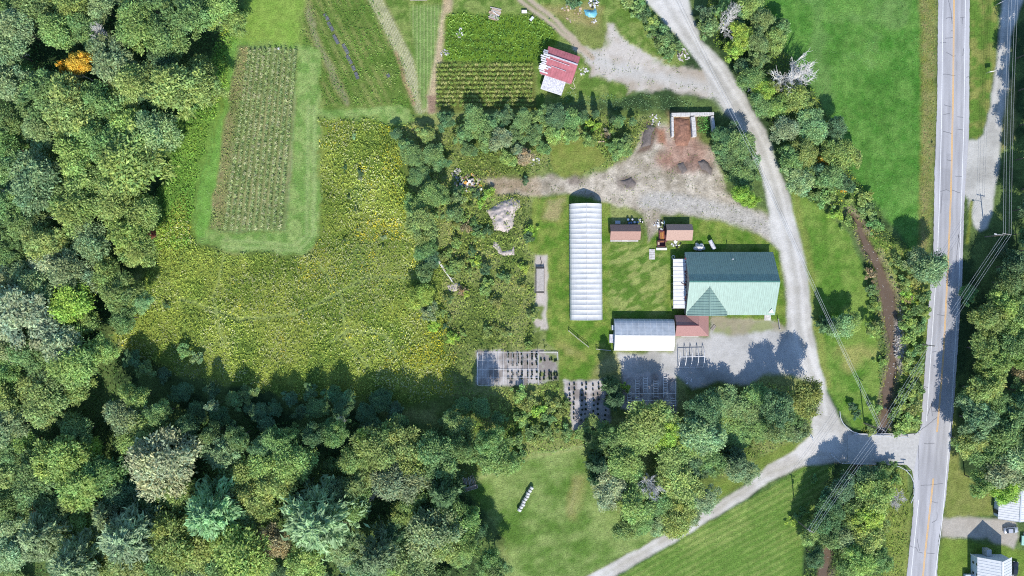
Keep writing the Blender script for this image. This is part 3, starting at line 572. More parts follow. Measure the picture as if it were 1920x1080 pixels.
for i in range(4): me, lc = crown_me(crown_broad(3, 9, 4200, 30 + i * 3, .25, .25)); P_SMALL.append((me, trunk_mesh(9, 3, lc, .14), 3, 9))
for i in range(3): me, lc = crown_me(crown_pine(4.6, 15, 7000)); P_PINE.append((me, trunk_mesh(15, 4, lc, .22), 4.6, 15))
for i in range(2): me, lc = crown_me(crown_pine(2.2, 10, 3600, .06)); P_FIR.append((me, trunk_mesh(10, 2, lc, .14), 2.2, 10))
for i in range(5): me, lc = crown_me(crown_broad(1.6, 2.4, 1100, 13 + i, .05, .19)); P_BUSH.append((me, trunk_mesh(2.4, 1.6, lc, .06), 1.6, 2.4))
P_BARE = [(bare_mesh(13, 4.6, 3 + i, th=1.7), None, 4.6, 13) for i in range(3)]
# colours of whole plants as the photo shows them in the sun: name, tint
TINT = {'M': ('mid-green', (110, 134, 76)), 'Y': ('yellow-green', (128, 147, 78)), 'G': ('grey-green', (124, 142, 94)), 'P': ('pale grey-green', (138, 156, 108)), 'D': ('dark green', (88, 114, 72)),
        'O': ('olive', (126, 138, 72)), 'A': ('golden-leaved', (196, 166, 62)), 'R': ('red-tinged', (150, 96, 74)), 'B': ('bright yellow-green', (140, 164, 68)), 'W': ('silvery', (144, 156, 112)), 'N': ('brownish', (142, 132, 92))}
LAND = [('the golden-leaved tree', 150, 128), ('the silvery dead branches', 190, 75), ('the red-tinged tree', 63, 950), ('the corn plot', 480, 260), ('the white bale row', 985, 935), ('the pale timber stack', 880, 905),
        ('the long greenhouse', 1099, 490), ('the green-roofed barn', 1373, 530), ('the concrete bays', 1295, 235), ('the red-roofed shed', 1050, 130), ('the lane junction', 1540, 820), ('the highway bend of wires', 1885, 437),
        ('the bleached bare tree', 1487, 140), ('the silver car', 1895, 992), ('the white gable roof', 1905, 940), ('the brook bend', 1655, 560), ('the teal tarpaulin', 1107, 25), ('the sand heap', 945, 402),
        ('the potted gravel pad', 1103, 755), ('the dead tree above the lane', 1222, 905), ('the brick rubble heap', 880, 345), ('the bridge guardrail', 1650, 868), ('the shaded pipe grid', 930, 690), ('the striped hayfield', 1370, 1010)]
used_labels = set()
def where(px, py, rank=0):
    L = sorted(LAND, key=lambda l: math.hypot(l[1] - px, l[2] - py))[rank]; dx, dy = px - L[1], py - L[2]; d = math.hypot(dx, dy) * S
    if d < 2.5: return 'right beside ' + L[0]
    ang = math.degrees(math.atan2(-dy, dx)) % 360
    w_ = ['right of', 'upper right of', 'above', 'upper left of', 'left of', 'lower left of', 'below', 'lower right of'][int((ang + 22.5) // 45) % 8]
    return f'about {d:.0f} m {w_} {L[0]}'
def uniq(head, px, py):
    for sz in ('', 'ragged ', 'dense ', 'leaning '):
        pass
    for rk in range(6):
        s_ = f'{head} {where(px, py, rk)}'
        if s_ not in used_labels: used_labels.add(s_); return s_
    k = 2
    while f'{s_}, {ORD[k]} in a clump' in used_labels: k += 1
    used_labels.add(f'{s_}, {ORD[k]} in a clump'); return f'{s_}, {ORD[k]} in a clump'
trees_px = []
def plant(px, py, r, c='M', kind='broad', ht=None, label=None, grp=None, jit=True, low=False):
    "crown that shows at px, py with radius r (photo pixels)"
    rm = r * S
    if kind == 'broad' and rm < 3.3: lib = P_SMALL
    else: lib = dict(broad=P_BROAD, pine=P_PINE, bush=P_BUSH, fir=P_FIR, bare=P_BARE)[kind]
    cme, tme, R0, H0 = lib[int(rng.integers(len(lib)))]
    if ht is None: ht = {'broad': 6.5 + 1.65 * rm, 'pine': 8 + 1.7 * rm, 'bush': .7 + .95 * rm, 'fir': 3 + 3.6 * rm, 'bare': 6 + 1.5 * rm}[kind] * rng.uniform(.92, 1.08)
    qx, qy = D(px, py, ht * (.62 if kind != 'bush' else .5)); p = W(qx, qy, ground_at(qx, qy) - .03)
    nm, cat = {'broad': ('broadleaf_tree', 'tree'), 'pine': ('pine_tree', 'tree'), 'bush': ('bush', 'bush'), 'fir': ('conifer', 'tree'), 'bare': ('bare_tree', 'tree')}[kind]
    if kind == 'broad' and (r < 17.5 or (ht < 6.6 and jit)): nm, cat = 'shrub', 'shrub'  # small-crowned broadleaf trees take the shrub name too, along with low hedge growth
    if low: nm, cat = 'sapling', 'young tree'  # low filler trees added in the wood's gaps and shadow band, named saplings
    adj, tint = TINT[c]
    if label is None:
        size = ('small' if r < 18 else 'mid-sized' if r < 30 else 'broad') if kind != 'bush' else ('little' if r < 9 else 'rounded' if r < 16 else 'spreading')
        wd = {'broad': nm.replace('broadleaf_', '') if not low else 'sapling', 'pine': 'feathery pine', 'bush': 'bush', 'fir': 'narrow conifer', 'bare': 'leafless tree'}[kind]
        label = uniq(f'{size} {adj} {wd}' if kind != 'bare' else f'{size} grey {wd}', px, py)
    o = thing(nm, label, cat, p, rng.uniform(0, 6.28), grp or {'broad': {'shrub': 'leafy shrubs', 'sapling': 'saplings between the tall trees'}.get(nm, 'broadleaf trees'), 'pine': 'pines in the woods', 'bush': 'bushes', 'fir': 'conifers', 'bare': 'leafless trees'}[kind])
    o.scale = (rm / R0 * rng.uniform(.95, 1.08), rm / R0 * rng.uniform(.95, 1.08), ht / H0)
    t = lin(*tint, k=1.5) * rng.uniform(.88, 1.12) * (1 + rng.normal(0, .04, 3)) * [.97, 1, 1.15]
    ch = link_mesh('crown' if kind != 'bare' else 'branches', cme, None, o); ch.color = c4(t)
    if tme: link_mesh('trunk', tme, None, o)
    trees_px.append((qx, qy, r)); return o
def tile(ox, oy, txt, kind='broad', sc=1.0, hs=1.0):
    "x,y,r,colour in thirds of a pixel from a corner of the photo; lower-case p after the colour = pine"
    for it in txt.split():
        a = it.split(','); c = a[3]; k = kind
        if c.endswith('p'): k, c = 'pine', c[0]
        elif c.endswith('f'): k, c = 'fir', c[0]
        elif c.endswith('x'): k, c = 'bare', c[0]
        elif c.endswith('b'): k, c = 'bush', c[0]
        if k == 'bush' and ox == 1440:
            q = W(ox + int(a[0]) / 3, oy + int(a[1]) / 3); e = np.hypot(BP[:, 0] - q.x, BP[:, 1] - q.y)
            if line_d(np.array([q.x]), np.array([q.y]), BROOK)[0] < bw[int(e.argmin())] / 2 + int(a[2]) / 3 * S * .8: continue
        plant(ox + int(a[0]) / 3, oy + int(a[1]) / 3 - (int(a[2]) * .05), int(a[2]) / 3 * (1.2 if k != 'bush' else 1.0) * sc, c, k, None if hs == 1 or k != 'broad' else (6.5 + 1.65 * int(a[2]) / 3 * 1.12 * S) * hs * rng.uniform(.9, 1.1))

# the woods on the left, tile by tile
tile(0, 0, '200,60,95,M 400,50,90,Y 580,60,70,G 850,60,115,M 1060,120,110,M 1240,60,90,Y 1330,140,60,Y 90,170,100,G 60,300,95,G 350,190,95,M 780,180,115,Y 950,235,95,M 640,380,115,G 740,500,105,Y 830,440,75,M 1000,520,125,Y 1160,520,85,O 1130,420,75,M 60,480,95,G 130,440,70,M 250,560,120,M 400,640,130,Y 560,590,100,M 700,570,75,Y 810,530,80,D 40,700,80,M 230,760,85,G 750,740,105,Y 890,760,110,G 590,820,110,M 450,900,105,Y 760,930,160,Y 620,1000,90,M 80,950,85,M 200,1040,120,G 470,1050,95,Y 930,350,80,D 480,180,80,M 560,270,70,G 20,60,80,M 1090,560,60,M 30,830,70,M')
plant(154, 120, 23, 'A', label='golden-leaved tree standing out among the green woods', ht=18); plant(124, 126, 11, 'A', label='small amber tree touching the left side of the golden tree', ht=16)
plant(140, 162, 15, 'A', label='yellow-leaved tree just below the golden tree in the woods', ht=15.5)
plant(186, 72, 21, 'G', 'bare', label='silvery dead tree among leafy woods upper right of the golden tree', ht=17)
plant(402, 32, 16, 'G', 'bare'); plant(38, 96, 12, 'G', 'bare'); plant(148, 138, 12, 'G', 'bare', ht=14)
tile(0, 360, '60,90,85,M 100,200,95,M 430,110,110,Y 340,40,80,M 650,80,115,Y 800,130,95,Y 720,230,110,Y 520,290,100,G 780,340,85,Y 260,300,95,Y 60,330,75,M 280,430,90,W 420,480,100,G 50,540,85,P 130,480,75,G 250,540,100,G 600,490,85,Y 680,580,95,Y 420,640,110,B 150,720,150,P 60,780,90,P 320,730,90,G 500,745,65,Y 330,870,120,P 200,920,105,M 90,900,90,G 420,960,125,Y 585,890,75,Y 60,1030,80,M 300,1040,90,M 700,720,65,M 790,630,55,G 200,190,80,M')
for a in ((75, 405, 22), (48, 590, 18), (95, 500, 20), (20, 365, 14), (140, 560, 15)): plant(*a, 'G', 'bare')
plant(284, 438, 8, 'R', label='small orange-red bush at the wood edge left of the corn plot', ht=5)
tile(0, 720, '60,100,90,Y 280,110,115,Y 200,20,80,Y 60,260,105,G 80,370,80,M 130,340,75,Y 440,20,80,Y 720,205,100,G 820,240,95,Y 760,320,80,Y 450,280,80,M 350,440,120,Y 520,365,55,B 60,500,95,Y 220,550,115,M 480,570,130,Y 410,650,80,Y 600,520,95,M 930,470,150,W 1050,340,80,M 1000,600,90,Y 1250,390,95,G 1400,520,90,Y 1440,650,90,Y 1200,740,150,Pp 1280,660,90,Gp 60,700,90,M 300,730,90,M 250,850,120,Pp 60,830,95,P 620,740,95,Gp 440,770,70,Y 740,880,165,Pp 850,690,70,D 1000,900,135,O 440,1010,140,Pp 60,950,95,P 230,930,90,Gp 570,1040,80,Y 750,1030,105,Y 940,1040,110,M 1150,960,120,Y 1370,960,130,Y 1060,1050,90,G 1100,640,80,M 700,620,90,D 860,800,80,G 1330,820,90,G 1260,1050,90,M')
plant(64, 948, 19, 'R', label='red-tinged tree near the lower left corner of the woods', ht=12)
plant(399, 760, 12, 'W', label='lone pale treetop catching sun within the dark shadow of the woods', ht=13)
tile(480, 720, '120,350,80,M 60,480,95,Y 210,440,105,Y 130,560,105,Y 50,700,80,Y 100,890,85,N 40,980,70,Y 350,790,180,Pp 300,680,90,Dp 560,430,80,Y 540,600,85,M 700,370,105,Y 830,370,105,O 640,520,70,Y 810,560,115,G 880,640,85,M 860,740,70,Y 560,690,80,M 690,970,110,Gp 620,1040,80,G 280,1010,95,Y 1000,860,125,G 1070,900,90,Y 1180,905,70,Y 950,780,75,D 1090,720,75,M 1060,620,75,Df 1190,780,65,M 900,1040,95,M 1310,1010,65,M 1350,1060,65,M 1180,370,80,M 1020,420,110,M 1330,400,90,M 1140,250,70,M 1400,440,70,Y 900,480,90,Y 500,930,90,G 430,640,80,D 1240,840,50,D 780,850,70,D')
for a in ((700, 930, 14), (640, 790, 12), (455, 905, 14), (290, 975, 13)): plant(*a, 'G', 'bare')
# tall trees at the lower edge of the meadow, whose shadows reach up over it
for a in ((300, 775, 24, 'M', 17), (352, 800, 22, 'D', 17.5), (398, 812, 20, 'M', 18), (447, 820, 22, 'M', 18), (492, 838, 22, 'G', 16), (540, 825, 22, 'M', 17), (588, 815, 22, 'D', 17.5), (632, 812, 24, 'M', 18), (680, 822, 20, 'Y', 16), (728, 815, 20, 'M', 16), (772, 838, 20, 'Y', 10), (255, 745, 24, 'Y', 16), (866, 836, 24, 'M', 18), (916, 824, 25, 'M', 21)):
    plant(*a[:4], ht=a[4])
plant(1103, 822, 9, 'D', 'fir', ht=11.5); plant(1133, 815, 8, 'D', 'fir', ht=9)
# dark growth in the wood's shadow
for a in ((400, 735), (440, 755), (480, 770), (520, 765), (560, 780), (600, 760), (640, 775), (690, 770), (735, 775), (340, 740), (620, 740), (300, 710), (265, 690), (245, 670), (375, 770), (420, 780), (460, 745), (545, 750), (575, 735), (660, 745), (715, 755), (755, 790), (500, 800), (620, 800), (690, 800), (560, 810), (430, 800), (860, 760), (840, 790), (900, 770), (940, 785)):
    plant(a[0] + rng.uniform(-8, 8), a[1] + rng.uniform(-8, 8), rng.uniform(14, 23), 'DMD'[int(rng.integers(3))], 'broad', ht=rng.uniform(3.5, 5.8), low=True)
# grove above the lane
tile(960, 720, '780,235,120,Y 680,310,85,Y 870,290,75,B 1080,150,80,D 1060,310,105,G 540,600,85,W 640,470,90,Y 700,690,95,Y 900,440,90,Y 940,600,105,Y 1070,660,75,G 930,760,90,O 820,790,60,G 640,820,60,Y 1040,440,80,D 1000,370,85,Y 1110,440,70,M 1290,495,70,G 720,770,70,M 560,330,70,M 820,680,80,M 600,540,60,D 1010,720,60,G', hs=.8)
plant(1123, 870, 20, 'D', 'fir', ht=12); plant(1380, 862, 22, 'D', 'fir', ht=11); plant(1116, 900, 12, 'D', 'fir', ht=9)
plant(1222, 902, 27, 'G', 'bare', label='grey dead tree with fanned twigs in the grove above the lane', ht=15)
plant(1262, 975, 14, 'G', 'bare', ht=9); plant(1140, 920, 18, 'G', 'bare', ht=8)
tile(1440, 720, '210,85,86,O 100,220,70,M 50,150,80,D 60,260,70,M 150,270,60,G')
tile(960, 720, '480,300,85,Y 1210,120,95,M 1160,205,90,Y 1380,90,70,M 1360,170,70,M 1240,275,85,Y 1390,240,80,M', hs=.42)
# trees below the bridge
tile(1447, 720, '580,640,105,Y 540,765,95,B 400,600,80,D 330,690,75,D 480,700,70,M 300,780,80,D 320,870,75,M 420,880,80,G 530,890,90,Y 450,790,80,Y 500,995,90,Y 600,990,70,M 220,860,60,Y 600,560,60,M 530,540,70,D 240,980,60,D 420,1050,60,M', sc=.86, hs=.8)
plant(1687, 936, 20, 'W', 'bare', ht=8); plant(1525, 897, 9, 'M', 'bush', label='small round bush alone on the striped hayfield below the lane'); plant(1487, 977, 11, 'B', 'bush', label='bright yellow bush beside the utility pole on the hayfield')
# woods right of the highway
tile(1446, 720, '1180,50,100,Y 1130,140,80,G 1170,225,100,G 1300,300,110,M 1400,150,90,D 1110,340,80,Y 1290,500,110,G 1380,430,110,P 1200,410,90,M 1180,560,70,Y 1300,590,85,B 1370,320,80,M 1250,110,80,M 1430,60,80,M 1440,260,80,M 1440,540,90,G', sc=.88)
tile(1452, 360, '1330,520,85,M 1400,520,85,Y 1350,430,80,D 1200,720,90,Y 1290,650,85,Y 1390,700,95,Y 1310,770,80,Y 1180,900,95,Y 1330,870,90,M 1410,930,85,Y 1230,990,90,Y 1390,1030,60,N 1440,800,80,M 1440,610,80,M', sc=.86)
for a in ((1905, 110, 30, 19), (1910, 170, 30, 20), (1912, 235, 32, 20), (1905, 300, 30, 19), (1915, 355, 34, 20), (1900, 395, 26, 15), (1908, 470, 30, 16), (1885, 500, 24, 13), (1930, 420, 34, 20), (1945, 280, 34, 20), (1900, 440, 20, 10), (1940, 140, 34, 20), (1862, 470, 14, 6)):
    k = 1 - a[3] * .62 / H; plant(960 + (a[0] - 960) / k, 540 + (a[1] - 540) / k, a[2], 'M' if a[0] % 2 else 'D', ht=a[3])
# strip of trees between gravel road and hay field
tile(1440, 0, '160,570,85,Y 50,610,70,Y 240,720,100,G 380,740,70,D 200,870,80,Y 400,880,90,Y 130,910,80,M 90,740,85,G 350,1010,80,M 160,1030,90,G 470,890,60,Y 30,500,55,Y 40,240,70,Y 60,170,60,M 280,960,60,D 220,1000,60,M 430,1040,60,D', sc=.82, hs=.68)
plant(1485, 140, 40, 'W', 'bare', label='bleached bare tree with fan of silver twigs beside the bright hay field', ht=12); plant(1492, 132, 34, 'W', 'bare', ht=9); plant(1474, 160, 22, 'W', 'bare', ht=9)
plant(1542, 305, 11, 'A', 'broad', ht=6, label='small orange-leaved tree in the strip between gravel road and hay field')
plant(1582, 352, 9, 'A', 'bush', ht=3, label='orange bush at the foot of the tree strip by the hay field')
tile(960, 0, '1290,215,75,B 1245,300,60,B 1090,85,50,D 1100,170,60,M 1340,40,75,Y 1370,250,70,M 1340,450,70,M 1420,530,70,B 1400,610,75,M 1180,70,60,M 1400,130,70,M 1260,80,60,D 1300,390,50,D 1380,350,60,M', sc=.82, hs=.68)
plant(1364, 46, 24, 'G', 'bare', ht=12); plant(1370, 25, 18, 'G', 'bare', ht=12); plant(1410, 165, 10, 'G', 'bare', ht=7)
# bushes along the upper farm track and the hedge below the fields
tile(960, 0, '840,230,75,Mb 740,95,55,Db 700,60,60,Mb 780,130,50,Yb 900,270,55,Mb 660,20,60,Yb 350,20,45,Db 860,190,45,Db 800,180,40,Mb 880,310,40,Mb 720,10,50,Mb')
tile(480, 0, '1070,690,60,D 1230,690,95,M 1330,710,70,M 1400,660,60,D 1160,770,65,M 1290,790,70,M 790,760,40,D 840,830,55,M 880,890,80,M 1000,890,75,M 1040,920,55,D 920,1000,75,M 1380,800,80,G 950,760,60,Y 1200,850,60,M 1420,900,60,Y', sc=.70, hs=.42)
tile(960, 0, '60,690,75,M 150,670,70,M 250,670,80,D 340,680,70,M 400,660,40,D 120,770,70,M 250,770,70,Y 330,760,60,M 600,690,45,M 620,850,70,M 70,890,60,N 180,840,50,M 430,790,50,Y 570,830,45,M 640,800,45,M 680,690,30,M 20,760,60,M 30,850,50,G 560,740,40,Yb', sc=.70, hs=.42)
plant(1104, 232, 12, 'B', 'bush', label='bright yellow bush in the hedge above the small lawn'); plant(1120, 238, 9, 'B', 'bush'); plant(1118, 212, 7, 'D', 'fir', ht=6); plant(1149, 222, 6, 'D', 'fir', ht=5.5); plant(1095, 210, 7, 'D', 'fir', ht=6); plant(1137, 250, 10, 'N', 'bush')
tile(960, 0, '1200,790,70,D 1290,830,80,M 1220,910,70,M 1330,920,65,G 1280,1000,80,M 1180,850,60,M 1240,740,50,D 1340,1000,50,M 1300,1050,50,M 1150,780,40,M', sc=.82, hs=.5)
tile(960, 360, '1300,30,50,B 1350,60,35,B')
# lone trees in the rough growth right of the meadow
tile(480, 360, '930,190,85,Y 960,345,60,M 950,460,50,M 930,600,65,B 1000,30,70,M 900,90,60,Y 1100,130,50,M 970,680,45,G 1130,40,40,M 990,390,45,D', sc=.95, hs=.68)
tile(480, 360, '1240,400,35,Bb 1100,420,45,Yb 1120,440,30,Mb 1180,200,40,Nb 1300,220,35,Db 1000,760,40,Bb 1290,440,40,Db 1210,340,30,Ob 1350,620,40,Ob 1250,250,35,Yb 1080,350,30,Yb 1160,560,30,Nb 1290,560,40,Yb 1400,480,40,Mb 520,30,13,Db 560,100,14,Db 500,270,12,Db 575,210,12,Gb 715,305,10,Db 1310,20,40,Bb 1270,70,30,Bb 720,260,18,Wb')
for i in range(46):
    a, b_ = rng.uniform(805, 1000), rng.uniform(330, 650)
    if not (900 < a < 985 and 365 < b_ < 485) and math.hypot(a - 838, b_ - 515) > 30: plant(a, b_, rng.uniform(6, 13), 'MYDOYB'[int(rng.integers(6))], 'bush')
tile(480, 0, '500,945,18,Db 590,975,22,Db 590,1010,16,Wb 550,770,18,Wb')
tile(0, 360, '940,640,22,Db 1040,900,50,Mb 1110,940,45,Gb')
# brook side
plant(1742, 503, 34, 'G', ht=13.5, label='rounded grey-green tree leaning over the left edge of the highway'); plant(1718, 488, 24, 'G', ht=11)
plant(1578, 612, 25, 'G', ht=8.0); plant(1596, 606, 20, 'Y', ht=7.5); plant(1556, 610, 16, 'D', 'fir', ht=9); plant(1634, 618, 12, 'Y', ht=6); plant(1716, 570, 12, 'B', 'bush'); plant(1707, 562, 9, 'N', 'bush')
tile(1440, 360, '330,50,60,Yb 420,90,60,Ob 530,40,60,Yb 560,120,50,Mb 480,110,50,Mb 380,130,40,Bb 270,20,50,Mb 600,200,45,Mb 560,170,40,Yb 440,170,40,Yb 520,240,35,Nb 540,330,35,Yb 560,400,40,Yb 575,470,40,Nb 580,560,40,Mb 600,640,40,Yb 700,460,45,Yb 760,520,50,Yb 800,430,50,Mb 850,500,55,Ob 720,400,45,Mb 780,590,40,Bb 830,660,50,Mb 790,740,55,Yb 850,760,50,Mb 800,830,55,Yb 850,900,50,Mb 780,950,50,Yb 830,1010,50,Ob 620,760,40,Mb 600,800,40,Yb 640,960,35,Yb 640,1040,35,Mb 650,330,50,Mb 880,600,45,Mb 880,690,40,Yb')
tile(1440, 720, '800,60,60,Yb 750,130,55,Yb 820,150,60,Ob 780,220,60,Yb 720,180,40,Mb 830,230,40,Yb 690,60,40,Mb 620,60,40,Mb 600,140,40,Yb 640,200,30,Mb 580,260,35,Yb 850,40,40,Mb 740,270,40,Mb 620,480,40,Db 680,480,50,Mb 700,540,50,Yb 520,480,40,Mb 610,720,50,Mb 650,800,45,Yb 630,1000,40,Mb 160,760,30,Mb 200,720,35,Mb 470,130,30,Db 500,180,30,Db')
tile(960, 720, '100,120,55,Ob 150,160,45,Bb 40,60,50,Yb 230,120,45,Yb 280,170,40,Ob 60,200,50,Yb 200,200,45,Mb 100,270,55,Mb 200,290,50,Mb 300,280,50,Mb 380,290,40,Mb 30,330,55,Mb 40,420,45,Mb 130,320,40,Yb 640,20,30,Bb 590,90,40,Df 560,20,40,Df 310,120,30,Ob 560,120,40,Db')
# fill the gaps in the woods with lower growth
def inside(px, py, poly):
    c = False; n = len(poly)
    for i in range(n):
        (xa, ya), (xb, yb) = poly[i], poly[(i + 1) % n]
        if (ya > py) != (yb > py) and px < xa + (xb - xa) * (py - ya) / (yb - ya): c = not c
    return c
WOODS = [[(-30, -25), (450, -25), (455, 40), (420, 75), (408, 150), (390, 210), (335, 280), (300, 360), (275, 440), (255, 520), (230, 590), (210, 630), (230, 700), (330, 770), (560, 790), (800, 800), (840, 850), (860, 900), (920, 1000), (940, 1100), (-30, 1100)],
         [(1810, 540), (1850, 500), (1920, 500), (1930, 900), (1900, 905), (1850, 900), (1815, 850), (1800, 760)]]
for poly, nmax in ((WOODS[0], 60), (WOODS[1], 8)):
    k = 0; tries = 0; xs = [p[0] for p in poly]; yz = [p[1] for p in poly]
    while k < nmax and tries < 6000:
        tries += 1; a, b = rng.uniform(min(xs), max(xs)), rng.uniform(min(yz), max(yz)); r = rng.uniform(14, 24)
        if not inside(a, b, poly) or any(math.hypot(a - q[0], b - q[1]) < (q[2] * .72 + r * .55) for q in trees_px): continue
        plant(a, b, r, rng.choice(['D', 'M', 'M', 'G', 'D', 'Y']), 'broad', ht=rng.uniform(4, 7), low=True); k += 1

# ------------------------------------------------------------------ low growth nobody could count
def weeds(name, poly, per_m2, h, size, palette, weights, label, clump=3.0, jit=2, hole=None, aspect=.4, cat='undergrowth', thr=.0, seed=0, flat=.5):
    P = poly_w(poly); x0, y0 = P.min(0); x1, y1 = P.max(0); n = int((x1 - x0) * (y1 - y0) * per_m2)
    x, y = rng.uniform(x0, x1, n), rng.uniform(y0, y1, n)
    d = sdf(x + (fbm(x, y, 3, 91, 3) - .5) * jit * 2, y + (fbm(x, y, 3, 92, 3) - .5) * jit * 2, P); k = d < 0
    nn = fbm(x, y, clump, 60 + seed, 3); k &= nn > thr
    if name == 'meadow_growth':
        for p in TRAILS: k &= line_d(x + (fbm(x, y, 3, 5, 3) - .5) * 2, y, p) > .38
    x, y, nn = x[k], y[k], nn[k]; n = len(x)
    ix = np.clip(((y - GY0) / GD).round().astype(int), 0, ny - 1) * nx + np.clip(((x - GX0) / GD).round().astype(int), 0, nx - 1)
    zn = zone[ix]; bad = np.isin(zn, [zones.index(q) for q in ('gravel_road', 'gravel_lane', 'gravel_yard', 'brook_bed', 'gravel_drive', 'farm_track', 'grass_path', 'lawn', 'dirt_yard', 'gravel_pad', 'hay_field', 'roadside_lawn', 'mown_lawn') if q in zones and not (hole and q in hole)])
    hx = sdf(x, y, poly_w(HL + HR[::-1])) < .3; k = ~(bad | hx); x, y, nn, ix = x[k], y[k], nn[k], ix[k]; n = len(x)
    hh = h * (.35 + 1.3 * smooth(.25, .75, nn)) ; z = gz[ix] + hh * rng.random(n) ** .6
    pal = np.array([lin(*p, k={'meadow_growth': 1.42, 'rough_growth': 1.35}.get(name, 1.14)) for p in palette]); big = fbm(x, y, 9, 33 + seed, 3); fl = fbm(x, y, 1.6, 44 + seed, 2)
    pr = np.cumsum(np.array(weights) / np.sum(weights)); c = pal[np.clip(np.searchsorted(pr, np.clip((rng.random(n) * .5 + fl * .4 + (big - .5) * 1.1 + .05), 0, .999)), 0, len(pal) - 1)]
    c = c * rng.uniform(.72, 1.25, (n, 1)) * (.78 + .44 * smooth(.3, .7, fbm(x, y, 14, 71 + seed, 4)))[:, None]
    N = np.stack([rng.normal(0, flat, n), rng.normal(0, flat, n) - .1, np.full(n, .8)], 1)
    V, F, cc = leaves(np.stack([x, y, z], 1), N, size * rng.uniform(.55, 1.4, n), aspect, c)
    o = link_mesh(name, np_mesh(name, V, F, cc), M['weed']); return tag(o, label, cat, kind='stuff')
OLIVE = [(92, 112, 56), (116, 136, 60), (140, 152, 66), (156, 160, 112), (168, 166, 58), (188, 174, 50)]
weeds('meadow_growth', MEADOW, 7, .75, .30, OLIVE, [2.5, 5, 5.5, 4.5, 1.6, .5], 'tall olive and goldenrod-yellow weeds filling the unmown meadow', 2.4, 3)
weeds('goldenrod', [(700, 215), (745, 235), (755, 330), (800, 420), (770, 440), (715, 330)], 4, .9, .26, [(150, 160, 56), (176, 172, 48), (192, 180, 44)], [3, 3, 2], 'bright yellow goldenrod along the upper right edge of the meadow', 2.5, 4, thr=.33, seed=3, cat='flowers')
weeds('goldenrod', [(800, 590), (832, 600), (856, 740), (838, 735), (815, 690), (720, 690), (735, 650), (800, 640)], 5, .95, .26, [(150, 160, 56), (176, 172, 48), (192, 180, 44)], [3, 3, 2], 'bright yellow goldenrod at the lower right corner of the meadow', 2.5, 4, thr=.3, seed=4, cat='flowers')
ROUGH = [(750, 230), (1000, 215), (1215, 220), (1230, 245), (1190, 290), (1090, 330), (1030, 320), (910, 330), (910, 360), (1000, 365), (1000, 640), (1046, 655), (893, 660), (880, 720), (855, 740), (832, 640), (832, 500), (800, 420)]
weeds('rough_growth', ROUGH, 5, .9, .30, [(72, 98, 44), (104, 124, 54), (132, 146, 66), (146, 142, 92), (160, 158, 70)], [3, 5, 4, 2.5, 1.5], 'tangled brush and weeds between meadow and greenhouse lawn', 2.2, 3, thr=.2, seed=5)
weeds('rough_growth', [(850, 720), (960, 722), (1055, 716), (1068, 800), (1150, 800), (1250, 780), (1440, 720), (1540, 740), (1520, 815), (1340, 900), (1100, 838), (880, 900), (850, 800)], 4, .8, .28, [(70, 100, 44), (104, 134, 56), (132, 156, 72), (150, 156, 84)], [3, 5, 4, 2], 'green weeds on the bank between gravel pads and the mown south lawn', 2.4, 3, thr=.25, seed=6)
weeds('wood_edge_growth', [(440, 20), (470, 30), (435, 90), (428, 160), (398, 230), (372, 330), (350, 460), (285, 480), (300, 340), (340, 250), (385, 190), (405, 90)], 8, .7, .30, [(84, 126, 50), (108, 150, 60), (132, 164, 66), (152, 164, 60)], [2, 5, 4, 1.5], 'fresh green weeds along the wood edge left of the corn plot', 2.4, 2, seed=7, hole=('grass_path',))
weeds('forest_undergrowth', WOODS[0], 1.6, 1.6, .40, [(60, 92, 44), (80, 116, 56), (104, 132, 70)], [3, 3, 2], 'dark low growth on the ground under the left woods', 4, 2, seed=8)
weeds('roadside_growth', [(1330, -20), (1440, -20), (1475, 95), (1550, 200), (1585, 270), (1606, 330), (1660, 400), (1610, 430), (1560, 405), (1480, 358), (1450, 250), (1400, 150), (1310, 40)], 4.5, .9, .28, [(74, 108, 44), (104, 138, 54), (136, 158, 62), (168, 170, 60)], [3, 5, 4, 1.5], 'green brush under the tree strip beside the gravel road', 2.4, 2, seed=9)
weeds('brook_bank_growth', [(1590, 400), (1640, 420), (1735, 480), (1742, 560), (1732, 705), (1724, 800), (1690, 812), (1615, 812), (1625, 700), (1648, 690), (1640, 600), (1620, 500)], 4.5, .7, .27, [(84, 108, 46), (110, 134, 56), (136, 150, 70), (150, 140, 90), (160, 164, 60)], [2, 5, 4, 2, 1.5], 'weeds and brush lining both banks of the brook', 2.2, 2, seed=10)
weeds('roadside_growth', [(1560, 878), (1690, 875), (1705, 940), (1690, 1100), (1505, 1100), (1508, 1000), (1535, 930)], 4, .8, .28, [(70, 104, 44), (104, 134, 56), (136, 156, 66)], [3, 4, 3], 'green brush on the wooded strip below the bridge', 2.4, 2, seed=12)
weeds('crop_leaves', [(560, -20), (690, -20), (765, 130), (785, 200), (605, 200), (570, 110)], 4, .4, .24, [(74, 116, 44), (100, 140, 54), (132, 158, 80), (150, 160, 96)], [3, 4, 3, 1], 'leafy vegetable rows slanting down the upper field', 1.8, 2, seed=13, thr=.38, cat='crop')
weeds('crop_leaves', [(838, 25), (1040, 32), (1042, 84), (1005, 114), (832, 114)], 5, .6, .30, [(62, 92, 42), (88, 124, 54), (112, 144, 66), (142, 160, 84)], [3, 4, 4, 2], 'dense bright green vegetable bed left of the red-roofed shed', 1.6, 2, seed=14, cat='crop', flat=.8)
weeds('crop_leaves', [(1060, 165), (1170, 182), (1290, 180), (1300, 200), (1180, 208), (1050, 205)], 4, .4, .22, [(90, 124, 70), (112, 146, 96), (140, 166, 124)], [2, 3, 2], 'blue-green vegetable rows below the upper gravel turning', 2, 2, seed=15, cat='crop')
